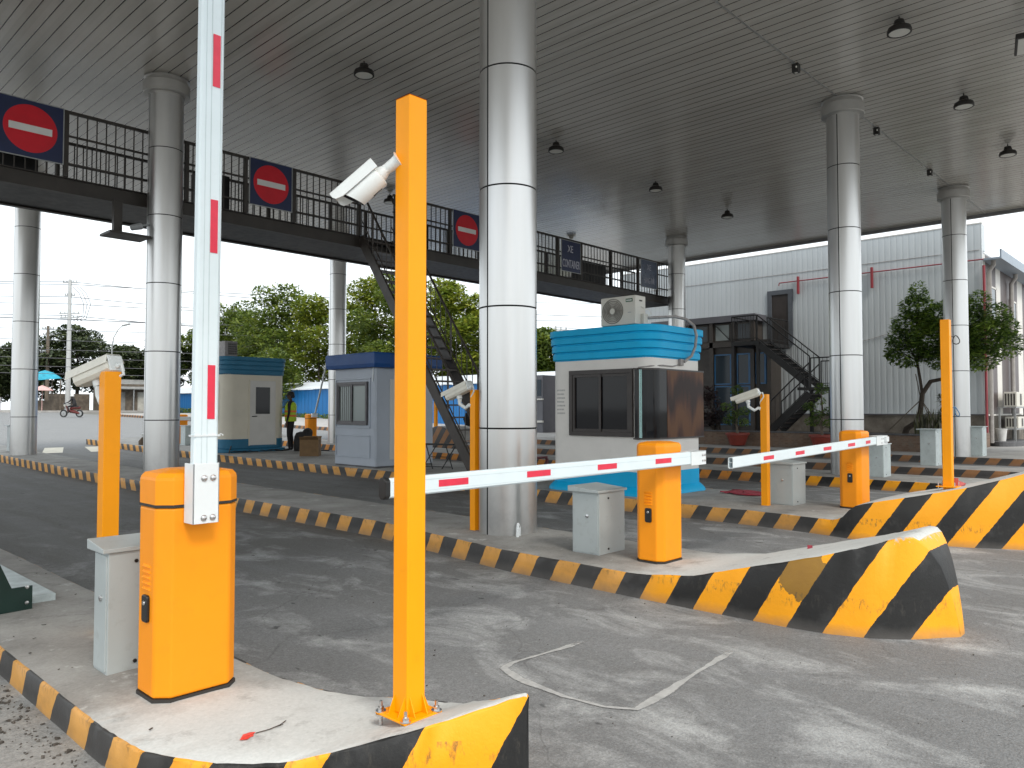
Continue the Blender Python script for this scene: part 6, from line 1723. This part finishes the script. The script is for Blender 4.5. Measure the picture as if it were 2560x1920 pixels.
def wires(label, segs, r, grp='power lines over the main road'):
    for i, (a, b, sag) in enumerate(segs):
        m = MB(); a = Vector(a); b = Vector(b); pts = []
        for k in range(17):
            t = k / 16; p = a.lerp(b, t); p.z -= sag * 4 * t * (1 - t); pts.append(p)
        m.tube(pts, r, 5)
        tag(m.top('power_line', M['wire'], tuple(a)), label[i], 'cable', grp)
d = Vector((.687, -.727, 0))
P0 = Vector((19.0, 78.2, 0)); far_l = Vector((-22, 118, 0)); far_r = Vector((62, 42, 0)); far_r2 = Vector((52, 60, 0))
hts = [14.1, 13.85, 12.6, 11.9, 10.75, 10.4]
names = ['topmost', 'second', 'third', 'fourth', 'fifth', 'sixth']
wires(['%s power line running left from the tall concrete pole' % n for n in names], [((P0.x, P0.y, h), (far_l.x, far_l.y, h + 1.6 + .25 * i), .5) for i, h in enumerate(hts)], .034)
wires(['%s power line running right from the tall concrete pole' % n for n in names], [((P0.x, P0.y, h), (far_r.x + (4 if i % 2 else -3), far_r.y, h - 3.2 + (2.6 if i % 2 else .2)), .5) for i, h in enumerate(hts)], .034)
lowz = [9.2, 8.4, 7.6, 6.9, 6.3, 5.7, 5.2]
wires(['thin %s of the low lines crossing in front of the dark trees' % n for n in ('first', 'second', 'third', 'fourth', 'fifth', 'sixth', 'seventh')], [((-30, 112, z + 3.2 - i * .25), (70, 30, z + .2 - .1 * i), 1.2) for i, z in enumerate(lowz)], .026)
wires(['upper line from the distant pole above the roof air conditioner', 'lower line from the distant pole above the roof air conditioner'], [((40.2, 33.2, 7.9), (52, 20, 7.6), .3), ((40.2, 33.2, 7.6), (52, 20, 7.2), .3)], .022)
lo = thing('cable_loops', 'hanging loops of black cable beside the tall concrete pole', 'cable', (19.3, 77.9, 12))
for k in range(3):
    m = MB(); c = P0 + d * (.9 + .35 * k); m.tube([c + Vector((0, 0, 13.6)) - d * .6, c + Vector((0, 0, 13.0)), c + d * .5 + Vector((0, 0, 11.9)), c + d * (.45 - .2 * k) + Vector((0, 0, 10.8 - .2 * k)), c - d * .5 + Vector((0, 0, 10.2))], .03, 5); m.build('loop', M['wire'], lo)

# roadside stalls and walls across the main road
sk = thing('roadside_shack', 'low grimy shack with a grey awning and pale shop board across the main road', 'shack', (22.6, 73, G(73)))
MB().box(21.4, 26.6, 75.6, 78.5, 1.2, 4.0).build('wall', M['shack_wall'], sk)
m = MB(); m.add([(21.0, 74.7, 3.45), (26.9, 74.7, 3.45), (26.9, 78.6, 4.5), (21.0, 78.6, 4.5), (21.0, 74.7, 3.52), (26.9, 74.7, 3.52), (26.9, 78.6, 4.57), (21.0, 78.6, 4.57)], [(0, 3, 2, 1), (4, 5, 6, 7), (0, 1, 5, 4), (1, 2, 6, 5), (2, 3, 7, 6), (3, 0, 4, 7)]); m.build('awning', M['awning'], sk)
MB().box(24.6, 25.9, 75.45, 75.58, 1.3, 3.2).build('shop_board', M['shack_sign'], sk)
m = MB(); m.box(22.0, 23.4, 75.5, 75.6, 1.3, 3.2); m.build('shutter', M['awning'], sk)
for xx in (21.2, 24.0, 26.7): MB().tube([(xx, 74.9, 1.3), (xx, 74.9, 3.5)], .06, 8).build('awning_post', M['grey_steel'], sk)
sl_ = thing('roadside_stall', 'turquoise covered stall with a pale sunshade left of the tall concrete pole', 'stall', (16.2, 76, G(76)))
m = MB(); m.add([(15.0, 75.2, 4.1), (17.6, 75.2, 4.4), (17.4, 77.2, 5.0), (15.2, 77.2, 4.7), (16.4, 76.1, 5.15)], [(0, 1, 4), (1, 2, 4), (2, 3, 4), (3, 0, 4)]); m.build('tarp', M['teal_cloth'], sl_)
for xx, yy in ((15.1, 75.3), (17.5, 75.3), (17.3, 77.1), (15.3, 77.1)): MB().tube([(xx, yy, 1.3), (xx, yy, 4.5)], .05, 6).build('pole', M['shack_wall'], sl_)
MB().box(15.4, 17.2, 75.6, 76.8, 1.3, 2.3).build('counter', M['shack_wall'], sl_)
m = MB(); m.lathe((15.9, 75.0, 3.2), [(0, .5), (.6, .25), (.95, 0)], 16); m.tube([(15.9, 75, 1.3), (15.9, 75, 3.6)], .03, 6); m.build('sunshade', plain('pink_shade', (.55, .35, .33), .7), sl_)
lw = MB(); lw.box(2.0, 13.6, 79.2, 79.6, 1.2, 2.6); tag(lw.top('boundary_wall', M['conc_pave'], (8, 79.4, 1.2)), 'pale low boundary wall under the dark trees at the far left', 'wall')
dw = MB(); dw.box(17.6, 21.2, 78.9, 79.3, 1.2, 3.0); dw.box(26.8, 45, 77, 77.4, 1.2, 3.2); tag(dw.top('board_fence', M['shack_wall'], (30, 78, 1.2)), 'grimy dark board fence beside the shack across the main road', 'fence')

# ------------------------------------------------------------------ people
def skinned(name, pts, edges, radii, mat, parent, base, root=0, sub=1):
    """one continuous surface grown along a skeleton: joints, bones, a radius at each joint"""
    me = bpy.data.meshes.new(name)
    me.from_pydata([tuple(Vector(p) - Vector(base)) for p in pts], edges, [])
    o = bpy.data.objects.new(name, me)
    COL.objects.link(o)
    s = o.modifiers.new('skin', 'SKIN'); s.use_smooth_shade = True
    sv = me.skin_vertices[0].data if me.skin_vertices else None
    if sv is None:
        bm = bmesh.new(); bm.from_mesh(me); bm.verts.layers.skin.verify(); bm.to_mesh(me); bm.free(); sv = me.skin_vertices[0].data
    for i, r in enumerate(radii):
        sv[i].radius = r if hasattr(r, '__len__') else (r, r)
        sv[i].use_root = (i == root)
    ss = o.modifiers.new('sub', 'SUBSURF'); ss.levels = sub; ss.render_levels = sub
    bpy.context.view_layer.update()
    dg = bpy.context.evaluated_depsgraph_get()
    m2 = bpy.data.meshes.new_from_object(o.evaluated_get(dg))
    m2.name = name
    bpy.data.objects.remove(o)
    m2.materials.clear(); m2.materials.append(mat)
    for p in m2.polygons: p.use_smooth = True
    ob = bpy.data.objects.new(name, m2); COL.objects.link(ob)
    ob.parent = parent
    return ob

def person(label, base, face, k=1.0):
    """standing figure, arms hanging: face = direction it looks (unit, horizontal)"""
    r = thing('person', label, 'person', base)
    F = Vector(face).normalized(); L = Vector((-F.y, F.x, 0)); Z = Vector((0, 0, 1)); B = Vector(base)
    at = lambda f, l, z: B + F * f * k + L * l * k + Z * z * k
    P, E, RR = [], [], []
    def v(p, rad, par=None):
        P.append(p); RR.append(rad if hasattr(rad, '__len__') else rad * k); i = len(P) - 1
        if par is not None: E.append((par, i))
        return i
    pel = v(at(0, 0, .92), .125); wai = v(at(.01, 0, 1.06), .118, pel); che = v(at(.0, 0, 1.25), .135, wai); sho = v(at(-.015, 0, 1.39), .10, che)
    nek = v(at(-.005, 0, 1.46), .052, sho); nk2 = v(at(.015, 0, 1.52), .05, nek); hd = v(at(.03, 0, 1.58), .082, nk2); hd2 = v(at(.025, 0, 1.64), .088, hd); hd3 = v(at(.015, 0, 1.69), .062, hd2)
    for s in (1, -1):
        hip = v(at(0, .085 * s, .86), .092, pel); kn = v(at(.025, .095 * s, .48), .062, hip); cf = v(at(.0, .10 * s, .34), .058, kn); an_ = v(at(-.01, .10 * s, .09), .04, cf)
        hl = v(at(-.02, .10 * s, .045), .038, an_); tf = v(at(.13, .115 * s, .035), .034, hl); v(at(.185, .12 * s, .03), .026, tf)
        sh = v(at(-.015, .17 * s, 1.375), .058, sho); el = v(at(-.03, .215 * s, 1.11), .042, sh); wr = v(at(.03, .22 * s, .875), .029, el)
        pm = v(at(.045, .215 * s, .80), (.032 * k, .018 * k), wr)
        for i, (ff, ln) in enumerate(((.072, .072), (.052, .082), (.034, .078), (.016, .062))):
            a = v(at(ff, .214 * s, .755), .0095, pm); v(at(ff + .012, .208 * s, .755 - ln), .0075, a)
        th = v(at(.08, .205 * s, .81), .0105, pm); v(at(.10, .2 * s, .765), .0085, th)
    body = skinned('body', P, E, RR, M['dark_cloth'], r, base)
    # skin shows on the head and hands only
    me = body.data; me.materials.append(M['skin'])
    for p in me.polygons:
        c = p.center / k
        if c.z > 1.47 or (c.z < .885 and abs(Vector((c.x, c.y, 0)).dot(L)) > .17): p.material_index = 1
    hm = MB(); hm.lathe(at(.012, 0, 1.655), [(.094 * k, -.035 * k), (.101 * k, .0), (.098 * k, .04 * k), (.078 * k, .075 * k), (.04 * k, .093 * k), (0, .097 * k)], 20)
    hm.v = [tuple(Vector(p) - F * .012) if (Vector(p) - B).dot(F) < .05 * k else tuple(Vector(p) - F * .01) for p in hm.v]
    hm.lathe(at(-.045, 0, 1.60), [(.05 * k, -.05 * k), (.07 * k, 0), (.06 * k, .06 * k), (0, .07 * k)], 14)
    hm.build('hair', M['hair'], r)
    fc = MB()
    fc.obox(at(.118, 0, 1.615), (F, L, Z), (.014 * k, .012 * k, .022 * k)); fc.build('nose', M['skin'], r, bevel=.006)
    for s in (1, -1):
        MB().lathe(at(.100, .032 * s, 1.642), [(0, -.008 * k), (.010 * k, 0), (0, .008 * k)], 10, axis=F).build('eye', M['hair'], r)
        MB().obox(at(.01, .088 * s, 1.625), (F, L, Z), (.016 * k, .008 * k, .028 * k)).build('ear', M['skin'], r, bevel=.005)
    MB().obox(at(.106, 0, 1.572), (F, L, Z), (.006 * k, .022 * k, .005 * k)).build('mouth', M['pot_red'], r)
    return r, at, F, L, Z
zp = G(14.5) + .18
pr, at, F, L, Z = person('person standing in profile in a yellow reflective vest and dark trousers beside a backpack', (6.05, 14.5, zp), (-.62, .78, 0), .985)
def torso_shell(at, mat, nm, z0, z1, grow, parent, n=28, mi=None):
    m = MB(); rings = []
    prof = [(.86, .150, .165, .0), (.95, .152, .172, .0), (1.06, .146, .165, .01), (1.20, .156, .178, .005), (1.30, .152, .178, -.005), (1.385, .115, .150, -.015), (1.43, .075, .095, -.01)]
    for z, a, b, f in prof:
        if z0 - 1e-6 <= z <= z1 + 1e-6: rings.append([at(f + (a + grow) * math.cos(2 * math.pi * i / n), (b + grow) * math.sin(2 * math.pi * i / n), z) for i in range(n)])
    vs = [p for g in rings for p in g]
    m.add(vs, [(k * n + i, k * n + (i + 1) % n, (k + 1) * n + (i + 1) % n, (k + 1) * n + i) for k in range(len(rings) - 1) for i in range(n)], 0, True)
    return m.build(nm, mat, parent)
vst = torso_shell(at, M['vest'], 'vest', .86, 1.43, .012, pr)
for z in (1.00, 1.13):
    m = MB(); n = 28
    vs = [at(.006 + (.152 + .018) * math.cos(2 * math.pi * i / n), (.172 + .018) * math.sin(2 * math.pi * i / n), z + dz) for dz in (0, .055) for i in range(n)]
    m.add(vs, [(i, (i + 1) % n, n + (i + 1) % n, n + i) for i in range(n)], 0, True); m.build('reflective_band', M['vest_band'], vst)
bp = thing('backpack', 'bulky black backpack standing on the island behind the person in the vest', 'backpack', (6.22, 14.05, zp))
m = MB(); n = 20
rg = [(.0, .24, .16), (.06, .27, .19), (.25, .27, .20), (.42, .25, .18), (.52, .20, .15), (.56, .10, .08)]
c0_ = Vector((6.22, 14.08, zp)); da, db = Vector((.62, -.72, 0)).normalized(), Vector((.72, .62, 0)).normalized()
vs = [c0_ + da * a * math.copysign(abs(math.cos(t)) ** .7, math.cos(t)) + db * b * math.copysign(abs(math.sin(t)) ** .7, math.sin(t)) + Z * z for z, a, b in rg for t in [2 * math.pi * i / n for i in range(n)]]
m.add(vs, [(k * n + i, k * n + (i + 1) % n, (k + 1) * n + (i + 1) % n, (k + 1) * n + i) for k in range(len(rg) - 1) for i in range(n)] + [list(range(n)), [5 * n + i for i in range(n)]], 0, True); m.build('bag', M['bag_black'], bp)
m = MB(); m.lathe(c0_ + Z * .52 + da * .12, [(0, -.16), (.12, -.1), (.15, 0), (.12, .1), (0, .15)], 14, axis=(.72, .62, .1)); m.build('top_roll', M['bag_black'], bp)
m = MB(); m.box(6.02, 6.5, 13.78, 14.3, zp, zp + .05); m.build('pocket', M['bag_black'], bp, bevel=.02)
m = MB(); m.tube([c0_ + da * .25 + Z * .1, c0_ + da * .33 + Z * .25, c0_ + da * .26 + Z * .42], .018, 6); m.build('strap', M['bag_black'], bp)
m = MB(); m.tube([c0_ + da * .35 + Z * .015, c0_ + da * .55 + db * .06 + Z * .015, c0_ + da * .75 + Z * .02], .02, 6); tag(m.top('loose_strap', M['bag_black'], tuple(c0_ + da * .5)), 'short black strap lying beside the backpack', 'strap')

# rider on a motorbike on the main road
mx_, my_ = 13.2, 57.6; mz = G(my_)
H = Vector((-.62, .785, 0)); S = Vector((-H.y, H.x, 0)); U = Vector((0, 0, 1)); MC = Vector((mx_, my_, mz))
mb_ = thing('motorbike', 'small dark motorbike with a rider crossing the main road at the left', 'motorbike', (mx_, my_, mz))
for o_ in (-.62, .62):
    m = MB(); m.lathe(MC + H * o_ + U * .29, [(.20, -.04), (.28, -.045), (.29, 0), (.28, .045), (.20, .04), (.20, -.04)], 24, axis=S); w_ = m.build('wheel', M['black_plastic'], mb_)
    m = MB(); m.lathe(MC + H * o_ + U * .29, [(.20, -.02), (.03, -.03), (.03, .03), (.20, .02)], 20, axis=S); m.build('rim', M['grey_steel'], w_)
m = MB(); m.tube([MC - H * .62 + U * .30, MC - H * .2 + U * .42, MC + H * .25 + U * .50, MC + H * .42 + U * .85], [.07, .13, .11, .06], 10); m.tube([MC - H * .65 + U * .72, MC - H * .3 + U * .74, MC + H * .1 + U * .66], [.09, .12, .10], 10); m.build('body', plain('bike_red', (.10, .015, .012), .35), mb_)
m = MB(); m.tube([MC + H * .62 + U * .30, MC + H * .45 + U * .92], .03, 8); m.tube([MC + H * .42 + U * 1.0 - S * .32, MC + H * .46 + U * .96, MC + H * .42 + U * 1.0 + S * .32], .018, 8); m.build('fork', M['grey_steel'], mb_)
MB().lathe(MC + H * .53 + U * .88, [(.09, 0), (.07, .06), (0, .07)], 14, axis=H).build('headlight', M['lamp_glass'], mb_)
MB().obox(MC - H * .3 + U * .80, (H, S, U), (.30, .11, .05)).build('saddle', M['black_plastic'], mb_, bevel=.02)
rd = thing('person', 'rider in dark clothes and a pale helmet seated on the small motorbike', 'person', (mx_, my_, mz + .05))
P, E, RR = [], [], []
def v(p, rad, par=None):
    P.append(p); RR.append(rad); i = len(P) - 1
    if par is not None: E.append((par, i))
    return i
pel = v(MC - H * .25 + U * .92, .13); che = v(MC - H * .16 + U * 1.22, .14, pel); sho = v(MC - H * .10 + U * 1.38, .10, che); nk = v(MC - H * .06 + U * 1.47, .05, sho); hd = v(MC - H * .02 + U * 1.58, .09, nk); v(MC - H * .02 + U * 1.66, .07, hd)
for s in (1, -1):
    hp = v(MC - H * .22 + S * .10 * s + U * .88, .09, pel); kn = v(MC + H * .20 + S * .17 * s + U * .80, .065, hp); an_ = v(MC + H * .08 + S * .17 * s + U * .40, .045, kn); v(MC + H * .24 + S * .18 * s + U * .34, .035, an_)
    sh = v(MC - H * .10 + S * .17 * s + U * 1.36, .06, sho); el = v(MC + H * .10 + S * .25 * s + U * 1.12, .045, sh); wr = v(MC + H * .36 + S * .28 * s + U * 1.04, .033, el); pm = v(MC + H * .43 + S * .28 * s + U * 1.02, .03, wr)
    for i in range(4): a = v(MC + H * .47 + S * (.24 + .022 * i) * s + U * 1.02, .011, pm); v(MC + H * .455 + S * (.24 + .022 * i) * s + U * .985, .009, a)
    v(MC + H * .42 + S * .235 * s + U * 1.0, .011, pm)
skinned('body', P, E, RR, M['dark_cloth'], rd, (mx_, my_, mz + .05))
m = MB(); m.lathe(MC - H * .02 + U * 1.62, [(.125, -.06), (.135, 0), (.12, .07), (.07, .12), (0, .135)], 18); m.build('helmet', M['helmet'], rd)

# sack left beside the second column
q = Vector((3.98, 19.75, G(19.7)))
sk_ = thing('sack', 'small brown and pale sack standing on the road right beside the second column', 'sack', tuple(q))
m = MB(); m.lathe(q, [(0, 0), (.15, .01), (.18, .12), (.16, .30), (.11, .42), (0, .44)], 14); m.v = [(x + .02 * math.sin(z * 25), y + .02 * math.sin(z * 19 + 1), z) for x, y, z in m.v]; m.build('bag', plain('brown_sackcloth', (.10, .07, .045), .9, var=.4, scale=14), sk_)
m = MB(); m.lathe(q + Vector((0, 0, .41)), [(.05, 0), (.09, .06), (.10, .12), (.03, .13), (0, .10)], 12); m.build('tied_neck', M['sign_white'], sk_)
